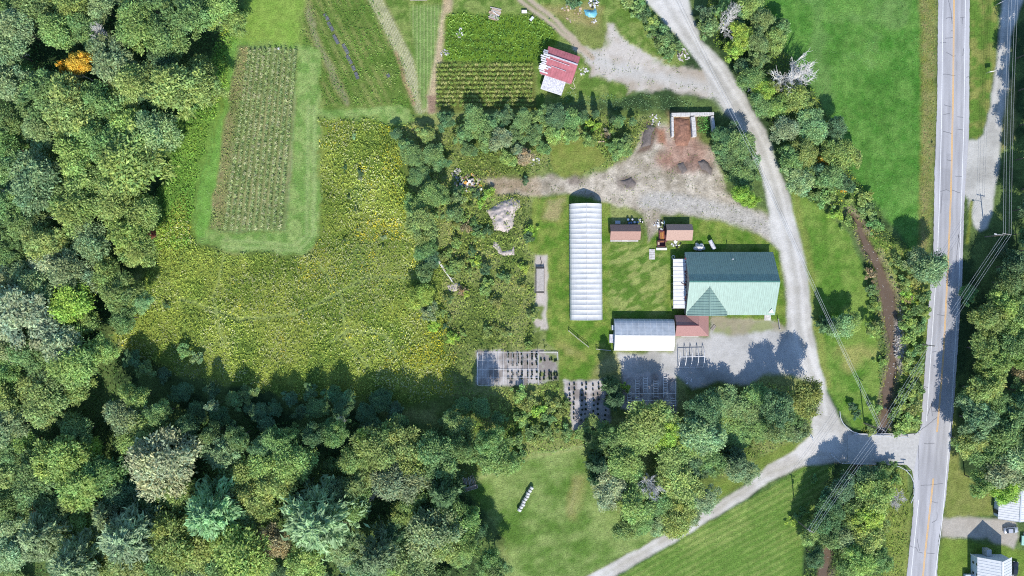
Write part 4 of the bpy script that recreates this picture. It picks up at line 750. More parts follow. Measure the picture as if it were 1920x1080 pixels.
weeds('bay_weeds', [(1308, 217), (1330, 217), (1334, 250), (1305, 250)], 8, .5, .24, [(64, 116, 52), (84, 140, 64), (110, 160, 84)], [2, 3, 2], 'green weeds filling the right-hand concrete bay', 2, .5, seed=16, cat='weeds')
weeds('verge_growth', [(1722, -20), (1757, -20), (1750, 350), (1742, 480), (1724, 470), (1728, 200)], 3, .4, .24, [(110, 126, 60), (134, 140, 76), (150, 136, 92)], [3, 3, 2], 'brownish long grass on the left verge of the highway', 3, 1, seed=17, hole=('hay_field',), aspect=.25, cat='grass')
def corn(name, label, rows, along, step, h, pal, wd=.34):
    Cs, Ts, cs = [], [], []
    for a, b in rows:
        A, B = np.array(W(*a)[:2]), np.array(W(*b)[:2]); n = int(np.hypot(*(B - A)) / step)
        for i in range(n):
            if rng.random() < .08: continue
            p = A + (B - A) * (i + rng.uniform(-.3, .3)) / n + rng.normal(0, .10, 2); ph = rng.random() * 6.28; c = lin(*pal[rng.integers(len(pal))], k=1.05) * rng.uniform(.7, 1.2); hh = h * rng.uniform(.75, 1.1)
            for k in range(9):
                a_ = ph + k * 1.1 + rng.normal(0, .3); dd = np.array([math.cos(a_), math.sin(a_)]); L = wd * rng.uniform(.7, 1.3)
                Cs.append((p[0] + dd[0] * L * .8, p[1] + dd[1] * L * .8, hh * (.35 + .6 * k / 9))); Ts.append((dd[0], dd[1], rng.uniform(-.5, .7))); cs.append(c * rng.uniform(.8, 1.2))
    C, T = np.array(Cs), np.array(Ts); N = np.array([0, 0, .9]) + rng.normal(0, .35, C.shape)
    V, F, cc = leaves(C, N, wd * rng.uniform(.8, 1.2, len(C)), .22, np.array(cs), T)
    tag(link_mesh(name, np_mesh(name, V, F, cc), M['weed']), label, 'corn', kind='stuff')
CP = [(168, 180, 124), (136, 156, 92), (186, 184, 140), (152, 168, 104), (120, 146, 88)]
corn('corn_crop', 'drying corn standing in long vertical rows on the fenced-in plot', [((470 + i * 9.3 + (i > 4) * 2, 92 + abs(i - 5)), (424 + i * 11.3, 432)) for i in range(10)], 0, .27, 1.7, CP)
corn('corn_crop', 'golden-green corn in horizontal rows left of the red-roofed shed', [((820, 124 + i * 8.2), (1000, 122 + i * 8.4)) for i in range(10)], 0, .45, 1.5, [(152, 164, 84), (134, 154, 72), (112, 140, 62), (174, 174, 108)])

weeds('corn_plot_weeds', [(447, 84), (468, 90), (455, 200), (432, 320), (420, 440), (392, 428), (412, 300), (432, 170)], 7, .4, .26, [(96, 118, 60), (120, 140, 72), (146, 150, 92), (160, 146, 104)], [3, 4, 3, 2], 'weeds along the left side of the corn plot', 1.8, 1.5, seed=20, thr=.3)
weeds('hay_grass', HAY, 3.2, .18, .20, [(64, 116, 48), (82, 136, 60), (104, 152, 80), (120, 158, 92)], [3, 5, 3, 1.5], 'short dense grass of the bright hay field', 1.6, 1, seed=21, hole=('hay_field',), aspect=.22, cat='grass')
weeds('lawn_grass', SE, 3.0, .10, .17, [(80, 120, 52), (108, 144, 74), (136, 162, 96)], [3, 4, 2], 'cut grass of the striped hayfield below the lane', 1.2, .5, seed=22, hole=('striped_hayfield',), aspect=.2, cat='grass')
weeds('lawn_grass', SOUTH, 3.0, .10, .17, [(84, 122, 56), (112, 146, 78), (140, 164, 104)], [3, 4, 2.5], 'cut grass of the south lawn around the white bales', 1.6, .5, seed=23, hole=('mown_lawn',), aspect=.2, cat='grass')
weeds('lawn_grass', LAWN, 2.6, .10, .16, [(80, 116, 48), (104, 136, 60), (136, 156, 84)], [3, 4, 2], 'cut grass of the yard lawn between greenhouse and barn', 1.4, .5, seed=24, hole=('lawn',), aspect=.2, cat='grass')
weeds('lawn_grass', EAST, 2.6, .10, .16, [(80, 120, 50), (104, 140, 62), (130, 156, 80)], [3, 4, 2], 'cut grass of the lawn between gravel road and brook', 1.6, .5, seed=25, hole=('roadside_lawn',), aspect=.2, cat='grass')
weeds('path_grass', RING, 4, .15, .18, [(88, 130, 62), (112, 152, 82), (140, 170, 106)], [3, 4, 2.5], 'trampled grass of the mown ring round the corn plot', 1.5, 1.5, seed=26, hole=('grass_path',), aspect=.22, cat='grass')
weeds('yard_weeds', DIRT, 2.2, .2, .22, [(104, 124, 62), (132, 144, 80), (156, 150, 104)], [3, 3, 2], 'ragged weeds creeping over the bare dirt yard', 1.5, 3, seed=27, hole=('dirt_yard',), thr=.56, aspect=.3)
weeds('yard_weeds', UP, 2.0, .2, .22, [(104, 124, 62), (132, 144, 80), (156, 150, 104)], [3, 3, 2], 'ragged weeds on the upper gravel turning', 1.5, 3, seed=28, hole=('farm_track',), thr=.53, aspect=.3)
# ------------------------------------------------------------------ buildings
def seams(mb, a0, a1, b0, b1, pitch, wd=.06, th=.05):
    "raised ribs on a slope; a0-a1 eave line, b0-b1 ridge line"
    a0, a1, b0, b1 = map(Vector, (a0, a1, b0, b1)); n = max(2, int((a1 - a0).length / pitch))
    nn = (a1 - a0).cross(b0 - a0).normalized(); nn = nn if nn.z > 0 else -nn
    for i in range(n + 1):
        t = i / n; mb.bar(a0.lerp(a1, t) + nn * th * .5, b0.lerp(b1, t) + nn * th * .5, wd, th)
def gable(root, x0, x1, yS, yN, hS, hN, yr, hr, wall, roof, over=.25, rib=0, t=.1, ridge=None, wall_t=.0):
    "ridge along local x; all local metres"
    b = MB(); b.prism([(yS + .15, -.1), (yN - .15, -.1), (yN - .15, hN - t - .05), (yr, hr - t - .12), (yS + .15, hS - t - .05)], x0 + .15, x1 - .15); b.build('wall', wall, root)
    b = MB(); sS = (hr - hS) / (yr - yS); sN = (hr - hN) / (yN - yr)
    ya, za = yS - over, hS - over * sS; yb, zb = yN + over, hN - over * sN; X0, X1 = x0 - over, x1 + over
    b.slab([(X0, ya, za), (X1, ya, za), (X1, yr, hr), (X0, yr, hr)], t); b.slab([(X0, yr + .005, hr), (X1, yr + .005, hr), (X1, yb, zb), (X0, yb, zb)], t)
    if rib: seams(b, (X0, ya, za), (X1, ya, za), (X0, yr, hr), (X1, yr, hr), rib); seams(b, (X0, yb, zb), (X1, yb, zb), (X0, yr, hr), (X1, yr, hr), rib)
    r = b.build('roof', roof, root)
    if ridge: q = MB(); q.bar((X0, yr, hr + .04), (X1, yr, hr + .04), .45, .1); q.build('ridge_cap', ridge, r)
    return r
# green-roofed barn
def LW(px, py, org): return (px - org[0]) * S, (org[1] - py) * S
O = (1363, 530); barn = thing('barn', 'large barn with dark and light green metal roof beside the gravel road', 'barn', W(*O))
X0, yN = LW(1282, 474, O); X1, yS = LW(1444, 589, O); yr = LW(0, 528.4, O)[1]
rf = gable(barn, X0, X1, yS, yN, 3.9, 2.3, yr, 8.8, M['boards'], M['green_roof'], .15, .62, .12, M['teal'])
ax, ay = LW(1319, 540, O); exl, ey = LW(1282.2, 589, O); exr = LW(1356.5, 0, O)[0]; hz = 8.05; he = 4.25
def main_z(y): return 3.9 + (8.8 - 3.9) * (y - yS) / (yr - yS)
yA = yS + (hz - 3.9) / (8.8 - 3.9) * (yr - yS); yv = yS + (he - 3.9) / 4.9 * (yr - yS)
b = MB(); ye = ey - .3
for ex in (exl, exr):
    q = [(ax, yA - .1, hz + .06), (ax, ye, hz + .06), (ex, ye, he), (ex, yv, he + .04)]; b.slab(q, .09)
    ln = []
    for i in range(14):
        t = (i + .5) / 14; z = hz + .06 + (he - hz - .06) * t; xx_ = ax + (ex - ax) * t; ybk = yS + (z - 3.9) / 4.9 * (yr - yS)
    for i in range(11):
        y = ye + (yA - ye) * (i + .3) / 11; tt = 1 if y < yv else (yA - y) / (yA - yv)
        b.bar((ax, y, hz + .1), (ax + (ex - ax) * tt, y, hz + .1 + (he - hz) * tt), .1, .07)
cg = b.build('cross_gable', M['green_roof'], barn); q = MB(); q.bar((ax, yA, hz + .1), (ax, ye, hz + .1), .25, .08); q.build('ridge_cap', M['green_roof'], cg)
b = MB(); b.add([(exl + .3, ey, 0), (exr - .3, ey, 0), (exr - .3, ey, he - .1), (ax, ey, hz - .2), (exl + .3, ey, he - .1)], [(0, 1, 2, 3, 4)]); b.add([(exl + .3, ey + .15, 0), (exr - .3, ey + .15, 0), (exr - .3, ey + .15, he - .1), (ax, ey + .15, hz - .2), (exl + .3, ey + .15, he - .1)], [(4, 3, 2, 1, 0)]); b.build('front_gable', M['boards'], barn)
px_, py_ = LW(1366, 487, O); zz = 2.3 + 6.5 * (yN - py_) / (yN - yr)
b = MB(); b.cyl((px_, py_, zz - .3), .13, 1.5, 8); b.cyl((px_, py_, zz + 1.15), .2, .12, 8); b.build('vent_pipe', M['galv'], rf)
b = MB(); b.box(((X1 + X0) / 2 + 6, yS - .02, 1.5), (3.2, .12, 2.8)); b.build('door', M['whitepaint'], barn)
for k in (-2, 1.5): b = MB(); b.box((X0 + .08, k, 2.2), (.16, 1.1, 1.2)); b.build('window', M['glass'], barn)
rr_ = random.Random(8); b = MB()
for i in range(26): b.box((X0 - .25 + rr_.uniform(-.15, .2), rr_.uniform(yS + 3, yN - 1.5), rr_.uniform(3.4, 4.6)), (rr_.uniform(.2, .6), rr_.uniform(.2, .7), .12), rr_.uniform(0, 3))
b.build('stacked_oddments', M['maroon'], barn)
b = MB(); p = LW(1437, 584, O); 
b.slab([(p[0] - .8, p[1] - .3, 4.35), (p[0] + .8, p[1] - .3, 4.35), (p[0], p[1] + .9, 5.2)], .08); b.build('small_porch_roof', M['galv'], barn)
# lean-to of white panels
O = (1270, 532); lt = thing('lean_to', 'lean-to of white corrugated panels against the left end of the green barn', 'lean-to', W(*O))
b = MB()
for i in range(13):
    y1 = LW(0, 486.5 + i * 7.0, O)[1]; y0 = y1 - 1.08; xa = LW(1258.8 + i * .06, 0, O)[0]; xb = LW(1282 + rr_.uniform(-1, .5), 0, O)[0]; dz = rr_.uniform(-.04, .04)
    b.slab([(xa, y0, 2.55 + dz), (xb, y0 + rr_.uniform(-.05, .05), 3.05 + dz), (xb, y1, 3.1 + dz), (xa, y1, 2.62 + dz)], .06)
b.build('roof_panel', M['whitemetal'], lt); xa, xb = LW(1258.5, 0, O)[0], LW(1282, 0, O)[0]; ya, yb = LW(0, 578, O)[1], LW(0, 486, O)[1]
b = MB()
for y in np.linspace(ya, yb, 7): b.bar((xa + .15, y, 2.47), (xb - .1, y, 2.95), .12); b.bar((xa + .15, y, 0), (xa + .15, y, 2.45), .14)
b.bar((xa + .15, ya, 2.38), (xa + .15, yb, 2.38), .12); b.build('post_frame', M['palewood'], lt)
b = MB(); b.box(((xa + xb) / 2, (ya + yb) / 2, 2.3), (3.4, yb - ya - .4, .08)); b.build('underlay', M['maroon'], lt)
b = MB(); p = LW(1277, 533, O); b.bar((p[0] - .6, p[1] + .4, 3.1), (p[0] + .9, p[1] - .5, 3.25), .15); b.bar((p[0] + .2, p[1] + .7, 3.15), (p[0] + .3, p[1] - .3, 3.2), .12); b.build('loose_board', M['brownwall'], lt)
tw = thing('wheel_rim', 'pale round rim leaning in shade at the top of the white lean-to', 'wheel', W(1261.5, 482, .9)); b = MB(); b.tube([(.45 * math.cos(a), .45 * math.sin(a), 0) for a in np.linspace(0, 2 * math.pi, 17)], .09, 6); b.build('rim', M['whitepaint'], tw); b = MB(); b.bar((.3, -.3, -.8), (-.2, -.9, .3), .08); b.build('handle', M['whitepaint'], tw)
# sheds
def shed(name, label, box, yrid, hS, hN, hr, roof, wl):
    x0, x1, y0, y1 = box; O = ((x0 + x1) / 2, (y0 + y1) / 2); o = thing(name, label, 'shed', W(*O))
    a, n = LW(x0, y0, O); c, s_ = LW(x1, y1, O); gable(o, a, c, s_, n, hS, hN, LW(0, yrid, O)[1], hr, wl, roof, .18, 0, .1)
    d = MB(); d.box(((a + c) / 2, s_ + .1, 1.0), (1.5, .14, 1.9)); d.build('door', M['whitepaint'], o); return o
s1 = shed('garden_shed', 'small shed with brown and pink shingle roof nearest the long greenhouse', (1143.5, 1197.5, 423, 449.5), 435.5, 2.1, 2.1, 3.7, M['shingle'], M['brownwall'])
s2 = shed('garden_shed', 'small tan-roofed shed with a junk-covered deck on its left side', (1247.5, 1294, 422.5, 450.5), 433.2, 2.2, 2.2, 3.6, M['shingle_pale'], M['brownwall'])
b = MB(); b.box((0, -2.55, .12), (8.6, .45, .2)); b.build('step', M['concrete'], s1)
# hip-roofed connector
O = (1297, 611); cn = thing('brick_shed', 'russet shingled hip-roof annex between white greenhouse and green barn', 'shed', W(*O))
L_ = lambda px, py, z: (*LW(px, py, O), z)
xw, xm, xe, yt, ym, ybm = 1263, 1302, 1325, 590.5, 609, 629.5; he, hr = 2.5, 4.6
b = MB()
b.add([L_(xw + 1, yt, 0), L_(xe - 1, yt, 0), L_(xe - 1, ybm - 1, 0), L_(xw + 1, ybm - 1, 0), L_(xw + 1, yt, 2.35), L_(xe - 1, yt, 2.35), L_(xe - 1, ybm - 1, 2.35), L_(xw + 1, ybm - 1, 2.35), L_(xw + 1, ym, hr - .2)], [(3, 2, 6, 7), (2, 1, 5, 6), (1, 0, 4, 5), (0, 3, 7, 8, 4)]); b.build('wall', M['brownwall'], cn)
b = MB(); nv = 1287
b.slab([L_(xw, yt, he), L_(nv - 5, yt, he), L_(xm, ym, hr), L_(xw, ym, hr)], .1)
b.slab([L_(nv - 5, yt + .05, he), L_(xm + 2, yt + .05, hr - .02), L_(xm + 1, ym, hr)], .1)
b.slab([L_(xm + 2, yt, hr), L_(xe, yt, he), L_(xe, ybm, he), L_(xm + 2, ym, hr)], .1)
b.slab([L_(xw, ym + .02, hr), L_(xm + 2, ym + .02, hr), L_(xe, ybm, he), L_(xw, ybm, he)], .1)
r_ = b.build('roof', M['shingle_red'], cn); b = MB(); b.bar(L_(xw, ym, hr + .03), L_(xm + 2, ym, hr + .03), .25, .06); b.build('ridge_cap', M['maroon'], r_)
b = MB(); b.bar(L_(1276, 631, 1.2), L_(1308, 631, 1.2), .15); b.build('rail', M['whitepaint'], cn)
# greenhouses
def arch(w_, h0, hp, n=9):
    "gothic arch profile, right to left"
    pts = [(w_ / 2 * fx, h0 + (hp - h0) * fz) for fx, fz in ((1, 0), (.975, .2), (.9, .4), (.78, .55), (.62, .68), (.42, .8), (.2, .915), (0, 1))]
    r_ = [(w_ / 2, 0)] + pts; return r_ + [(-x, z) for x, z in r_[:-1][::-1]]
def hoop_house(o, Lm, w_, h0, hp, bays, cover, endm, axis='y', scal=.05, split=None):
    prof = arch(w_, h0, hp); n = len(prof); sub = 4; V, F = [], []; rows = bays * sub + 1; cz = h0 * .6
    for i in range(rows):
        f = 1 - scal / (hp * .5) * math.sin(math.pi * (i % sub) / sub) ** 1.0; y = -Lm / 2 + Lm * i / (rows - 1)
        for x, z in prof: V.append((x, y, cz + (z - cz) * f if z > cz else z))
    for i in range(rows - 1):
        for k in range(n - 1): F.append((i * n + k, i * n + k + 1, (i + 1) * n + k + 1, (i + 1) * n + k))
    def mk(nm, fs, mt):
        b = MB(); b.add(V, fs); ob = b.build(nm, mt, o, sm=False); so = ob.modifiers.new('thickness', 'SOLIDIFY'); so.thickness = .03; return ob
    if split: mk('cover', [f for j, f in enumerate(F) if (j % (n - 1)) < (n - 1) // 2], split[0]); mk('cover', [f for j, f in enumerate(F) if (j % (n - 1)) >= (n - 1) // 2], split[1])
    else: mk('cover', F, cover)
    for sgn in (-1, 1):
        b = MB(); y = sgn * (Lm / 2 - .03); p = [(x * .99, y, z * .99) for x, z in prof]; q = [(x * .99, y - sgn * .05, z * .99) for x, z in prof]
        b.add(p + q, [tuple(range(n)), tuple(range(2 * n - 1, n - 1, -1))]); e = b.build('end_wall', endm, o)
        b = MB(); b.box((0, sgn * (Lm / 2 + .01), 1.05), (1.3, .08, 2.1)); b.build('door', M['galv'], e)
    b = MB()
    for i in range(bays + 1): y = -Lm / 2 + Lm * i / bays; b.tube([(x * 1.003, y, z * 1.003) for x, z in prof], .06, 5)
    b.build('hoop', M['whitepaint'], o)
    b = MB(); b.bar((0, -Lm / 2, hp + .03), (0, Lm / 2, hp + .03), .12, .06); b.build('ridge_strip', M['white_poly'], o)
    for sgn in (-1, 1): b = MB(); b.bar((sgn * (w_ / 2 + .03), -Lm / 2, .25), (sgn * (w_ / 2 + .03), Lm / 2, .25), .06, .5); b.build('baseboard', M['palewood'], o)
g1 = thing('greenhouse', 'long white plastic-covered hoop greenhouse with ribbed cover on the lawn', 'greenhouse', W(1098, 491.5), math.radians(.35)); hoop_house(g1, 215.5 * S, 9.9, 1.2, 4.3, 23, M['white_poly'], M['clear_poly'], scal=.11)
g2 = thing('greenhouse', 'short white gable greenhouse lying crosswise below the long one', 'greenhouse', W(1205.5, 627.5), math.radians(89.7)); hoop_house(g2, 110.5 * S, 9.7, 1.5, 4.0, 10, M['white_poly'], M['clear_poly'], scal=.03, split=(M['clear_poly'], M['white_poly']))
b = MB(); b.box((2.2, 9.4, .8), (1.5, .8, 1.5)); b.build('fan_box', M['galv'], g2); b = MB(); b.box((-1.2, 9.7, .5), (2.6, 1.5, 1.0)); b.build('lean_on_box', M['oldtin'], g2)
# red-roofed shed, askew
rz = math.radians(-18.5); rs = thing('red_shed', 'old shed with faded red metal roof and weathered tin lean-to, askew', 'shed', W(1049, 127), rz)
def RL(px, py):
    d = (Vector(W(px, py)) - Vector(W(1049, 127))); d = Matrix.Rotation(-rz, 3, 'Z') @ d; return d.x, d.y
gable(rs, -4.9, 4.9, -4.1, 4.1, 2.6, 3.2, 1.6, 3.75, M['boards'], M['redmetal'], .2, .75, .08, M['oldtin'])
b = MB(); rr_ = random.Random(4)
for i in range(11):
    y = 2.6 - i * .62; x0 = -5.9 - rr_.uniform(0, .9) + i * .08; x1 = x0 + rr_.uniform(1.2, 3.4); zf = lambda yy: 4.0 - (1.6 - yy) * .245 if yy < 1.6 else 4.0 - (yy - 1.6) * .3
    b.slab([(x0, y - .22, zf(y - .22) + .13), (x1, y - .22, zf(y - .22) + .13), (x1, y + .22, zf(y + .22) + .13), (x0, y + .22, zf(y + .22) + .13)], .04)
b.build('patch_sheet', M['oldtin'], rs)
b = MB()
for i in range(5): y = -1.6 - i * .48; x0 = -6.0 + i * .14; b.slab([(x0, y - .14, 3.3 - i * .12), (x0 + 2.2 - i * .2, y - .14, 3.32 - i * .12), (x0 + 2.2 - i * .2, y + .14, 3.4 - i * .12), (x0, y + .14, 3.38 - i * .12)], .04)
b.build('white_board', M['whitepaint'], rs)
b = MB()
for y, x0, x1 in ((1.7, -4.8, 4.6), (.6, -4.6, 2.8), (-1.2, -2.4, 2.4)): b.bar((x0, y, 4.05 - abs(1.6 - y) * .24 + .06), (x1, y - .15, 4.05 - abs(1.6 - y) * .24 + .06), .13, .05)
b.build('seam_strip', M['oldtin'], rs)
b = MB(); b.slab([(-3.4, -4.15, 2.35), (3.3, -4.15, 2.35), (3.3, -8.3, 1.7), (-3.4, -8.3, 1.7)], .08); seams(b, (-3.4, -8.3, 1.7), (3.3, -8.3, 1.7), (-3.4, -4.15, 2.35), (3.3, -4.15, 2.35), .5)
ll = b.build('lean_to_roof', M['oldtin'], rs); b = MB(); b.box((-.05, -6.2, .8), (6.2, 3.9, 1.6)); b.build('wall', M['boards'], rs)
b = MB(); b.bar((-3.4, -8.3, 1.74), (3.3, -8.3, 1.74), .25, .06); b.build('edge_board', M['whitepaint'], ll)
# house and barn at lower right
O = (1849, 1100); ho = thing('house', 'pale blue two-storey house with ribbed white metal roof at the lower right', 'house', W(*O), math.radians(90))
# local x runs up the photo
a = 62 * S; gable(ho, -12, a, -4.9, 4.9, 4.6, 4.6, 0, 8.4, M['siding'], M['whitemetal'], .35, .85, .12, M['whitepaint'])
for x in (a - 2.2, a - 5.4, a - 9):
    for z in (1.5, 3.5):
        b = MB(); b.box((x, 4.78, z), (1.0, .1, 1.3)); f = b.build('window', M['whitepaint'], ho); b = MB(); b.box((x, 4.83, z), (.76, .06, 1.06)); b.build('pane', M['glass'], f)
b = MB(); b.bar((a - .1, 4.86, 0), (a - .1, 4.86, 4.3), .2, .2); b.build('corner_trim', M['whitepaint'], ho)
b = MB(); b.box((a + 1.0, .5, 1.2), (1.9, 1.5, 2.4)); b.build('entry_porch', M['galv'], ho)
b = MB(); b.box((a - 7.5, 6.0, 1.4), (3.0, 2.4, .2)); b.box((a - 7.5, 6.0, .6), (2.6, 2, 1.2)); b.build('side_porch', M['siding'], ho)
O = (1892, 930); wb_ = thing('white_barn', 'white barn with ribbed white gable roof half hidden by trees at the right edge', 'barn', W(1894, 938), math.radians(86.5)); gable(wb_, -5.0, 7.5, -5, 5, 3.0, 3.0, 0, 5.2, M['siding'], M['whitemetal'], .25, .7, .1, M['galv'])
b = MB(); b.box((-3.4, 4.95, 1.1), (1.2, .2, 2.1)); b.build('door', M['car_dark'], wb_)
# white building corner at the top edge
tb = thing('white_hut', 'low white-roofed hut cut by the top edge of the photo', 'hut', W(785, -4)); gable(tb, -2.8, 2.8, -1.0, 2.5, 2.1, 2.1, .8, 2.9, M['boards'], M['whitemetal'], .15, .7)
t2 = thing('white_hut', 'tiny white box roof at the top edge above the brown path', 'hut', W(831, -3)); gable(t2, -1, 1, -.6, 1.2, 1.3, 1.3, .3, 1.8, M['boards'], M['whitemetal'], .1)
# concrete block bays with compost
cb = thing('block_bays', 'pale concrete block bays shaped like an E holding compost and weeds', 'bays', W(1297, 230)); O = (1297, 230)
b = MB()
def wall_run(p, q, n, h=1.9, wd=.9):
    a, c = Vector((*LW(*p, O), 0)), Vector((*LW(*q, O), 0)); d = (c - a); ang = math.atan2(d.y, d.x); L = d.length / n
    for i in range(n):
        for z in range(2): b.box(a + d * ((i + .5) / n) + Vector((random.uniform(-.03, .03), random.uniform(-.03, .03), h * (z + .5) / 2)), (L - .05, wd, h / 2 - .02), ang + random.uniform(-.01, .01))
wall_run((1257, 217), (1336, 215.5), 9); b.build('back_wall', M['concrete'], cb); b = MB(); wall_run((1258.5, 221), (1259.5, 258), 4, wd=.7); b.build('side_wall', M['concrete'], cb)
b = MB(); wall_run((1297, 221), (1300, 258), 4, wd=1.2); b.build('middle_wall', M['concrete'], cb); b = MB(); wall_run((1333, 220), (1337.5, 257), 4, wd=.8); b.build('side_wall', M['concrete'], cb)
def mound(name, label, cat, pts, h, mt, seed=0, rough=.3, kind=None):
    P = poly_w(pts); c = P.mean(0); x0, y0 = P.min(0) - 1; x1, y1 = P.max(0) + 1; d = .28; nx_, ny_ = int((x1 - x0) / d) + 1, int((y1 - y0) / d) + 1
    X, Y = np.meshgrid(np.linspace(x0, x1, nx_), np.linspace(y0, y1, ny_)); sx, sy = X + (fbm(X, Y, 2, seed, 3) - .5) * 1.2, Y + (fbm(X, Y, 2, seed + 9, 3) - .5) * 1.2
    di = -sdf(sx.ravel(), sy.ravel(), P).reshape(X.shape); z = np.clip(di, -1, None); zz = h * np.tanh(z / (h * 1.6)) * (.75 + rough * 2 * (fbm(X, Y, 1.8, seed + 3, 4) - .35)); zz = np.where(di < 0, -.25, zz)
    V = np.stack([X - c[0], Y - c[1], zz], -1).reshape(-1, 3); ii = np.arange(nx_ * ny_).reshape(ny_, nx_); F = np.stack([ii[:-1, :-1], ii[:-1, 1:], ii[1:, 1:], ii[1:, :-1]], -1).reshape(-1, 4); F = F[(zz.ravel()[F] > -.2).any(1)]
    me = np_mesh(name, V, F, None, True); o = link_mesh(name, me, mt); o.location = (c[0], c[1], .02); return tag(o, label, cat, kind=kind)
mound('compost_heap', 'rusty brown compost heap spilling out of the left concrete bay', 'heap', [(1262, 222), (1294, 222), (1296, 255), (1290, 275), (1266, 274), (1263, 250)], 1.2, M['soil'], 3, .5)
mound('soil_heap', 'dark soil heap on the dirt yard below the concrete bays', 'heap', [(1308, 302), (1322, 298), (1338, 318), (1334, 330), (1318, 320)], .8, M['ash'], 5)
mound('soil_heap', 'small dark scraggly heap in the middle of the dirt yard', 'heap', [(1270, 308), (1282, 304), (1290, 320), (1280, 326)], .6, M['ash'], 6)
mound('soil_heap', 'low dark heap at the lower left part of the dirt yard', 'heap', [(1160, 338), (1186, 334), (1194, 346), (1176, 354)], .5, M['ash'], 7)
mound('soil_heap', 'dark heap at the upper left edge of the dirt yard', 'heap', [(1212, 232), (1228, 238), (1218, 272), (1198, 280)], .8, M['ash'], 8)
sh = mound('sand_heap', 'pale sand heap among weeds left of the long greenhouse', 'heap', [(912, 395), (938, 378), (958, 370), (976, 374), (977, 388), (966, 400), (962, 420), (952, 437), (925, 432), (922, 412)], 1.6, M['sand'], 9, .7)
mound('sand_heap', 'ring-shaped low pale sand heap below the bigger sand heap', 'heap', [(928, 450), (933, 455), (940, 470), (958, 468), (964, 458), (966, 476), (950, 482), (935, 477), (925, 460)], .5, M['sand'], 12, .5)
mound('sand_heap', 'small pale sand patch at the foot of the fallen log', 'heap', [(838, 536), (855, 530), (866, 535), (858, 546), (842, 546)], .4, M['sand'], 13)

# ------------------------------------------------------------------ yard things
def post_rail(name, label, pts, h=1.1):
    o = thing(name, label, 'fence', W(*pts[0])); P = [Vector(W(*p)) - Vector(W(*pts[0])) for p in pts]
    for p in P: b = MB(); b.cyl(p, .13, h + .15, 8); b.build('post', M['palewood'], o)
    for z in (h, h * .5):
        b = MB()
        for a, c in zip(P[:-1], P[1:]): b.tube([a + Vector((0, 0, z)), c + Vector((0, 0, z - .05))], .085, 6)
        b.build('rail', M['palewood'], o)
post_rail('rail_fence', 'three-post rail fence slanting across the lawn below the long greenhouse', [(1066, 620), (1084, 635), (1103, 650)])
post_rail('rail_fence', 'short two-post rail fence beside the lower greenhouse', [(1118, 654), (1144, 657)])
post_rail('rail_fence', 'single post and rail by the right end of the green barn', [(1458, 598), (1461, 617)], .9)
# long nursery bench on its gravel strip
O = (1013, 525); tbn = thing('long_bench', 'long pale wooden bench table on the narrow gravel strip', 'bench', W(1012.5, 525)); b = MB()
for i in range(7): b.box((-.95 + i * .32, 0, .8), (.28, 7.0, .08))
b.build('table_top', M['palewood'], tbn); b = MB()
for y in (-3.7, 3.7): b.box((0, y, .72), (2.5, .5, .1))
b.build('end_rack', M['dark'], tbn); b = MB(); b.bar((-1.25, -4.4, .75), (-1.25, 4.2, .75), .12); b.bar((1.25, -4.4, .75), (1.25, 4.2, .75), .12); b.build('side_rail', M['dark'], tbn)
for x in (-1.1, 1.1):
    for y in (-3.3, 0, 3.3): b = MB(); b.box((x, y, .38), (.14, .14, .76)); b.build('leg', M['palewood'], tbn)
b = MB(); b.tube([(.2, 4.5, .2), (.5, 5.5, .15), (.1, 6.6, .12), (.3, 7.2, .1)], .08, 6); b.build('drawbar', M['dark'], tbn)
# grey pallet slab by the junk deck
def crate_stack(name, label, cat, loc, dims, mt, rz=0, slats=5, th=.1, legs=True):
    o = thing(name, label, cat, loc, rz); w_, l_, h_ = dims; b = MB()
    for i in range(slats): b.box((0, -l_ / 2 + l_ * (i + .5) / slats, h_ - th / 2), (w_, l_ / slats * .86, th))
    b.build('deck', mt, o); b = MB()
    for x in (-w_ * .42, 0, w_ * .42): b.box((x, 0, (h_ - th) / 2), (.12, l_ * .98, h_ - th - .01))
    b.build('bearer', mt, o); return o
crate_stack('pallet', 'pale grey slatted pallet on the grass left of the junk-covered deck', 'pallet', W(1222.3, 477), (1.8, 3.2, .3), M['concrete'], 0, 6)
crate_stack('wooden_deck', 'orange-brown timber deck on the left side of the tan-roofed shed', 'deck', W(1242.5, 443), (2.6, 3.6, .5), M['maroon'], 0, 7)
rj = random.Random(21)
lp = thing('plank_stack', 'bright orange planks lying on the deck of the tan-roofed shed', 'planks', W(1241.5, 444, .5))
for i in range(4): b = MB(); b.box((-.5 + i * .3, rj.uniform(-.3, .3), .08 + .06 * (i % 2)), (.2, 3.0, .09), rj.uniform(-.06, .06)); b.build('plank', M['orange'] if i % 2 else M['brass'], lp)
def junk(name, label, cat, px, py, r, n, mats, h=.6, size=(.3, 1.0), seed=0, pn='piece'):
    q = random.Random(seed); o = thing(name, label, cat, W(px, py)); 
    for i in range(n):
        a, d = q.uniform(0, 6.28), r * math.sqrt(q.random()); b = MB(); c = (d * math.cos(a), d * math.sin(a), .06 + h * (1 - d / r) * q.random()); s_ = q.uniform(*size)
        b.box(c, (s_, s_ * q.uniform(.25, .8), q.uniform(.05, .22)), q.uniform(0, 3.1), q.uniform(-.4, .4)); b.build(pn, M[q.choice(mats)], o)
    return o
junk('scrap_pile', 'heap of white and dark scrap at the top of the junk-covered deck', 'scrap', 1238, 423, 1.9, 34, ['whitepaint', 'whitepaint', 'dark', 'maroon', 'whitemetal'], 1.0, (.3, .8), 1)
junk('scrap_pile', 'loose white scrap boards along the lower wall of the tan-roofed shed', 'scrap', 1266, 455, 1.6, 14, ['whitepaint', 'whitemetal', 'black'], .3, (.4, 1.1), 2)
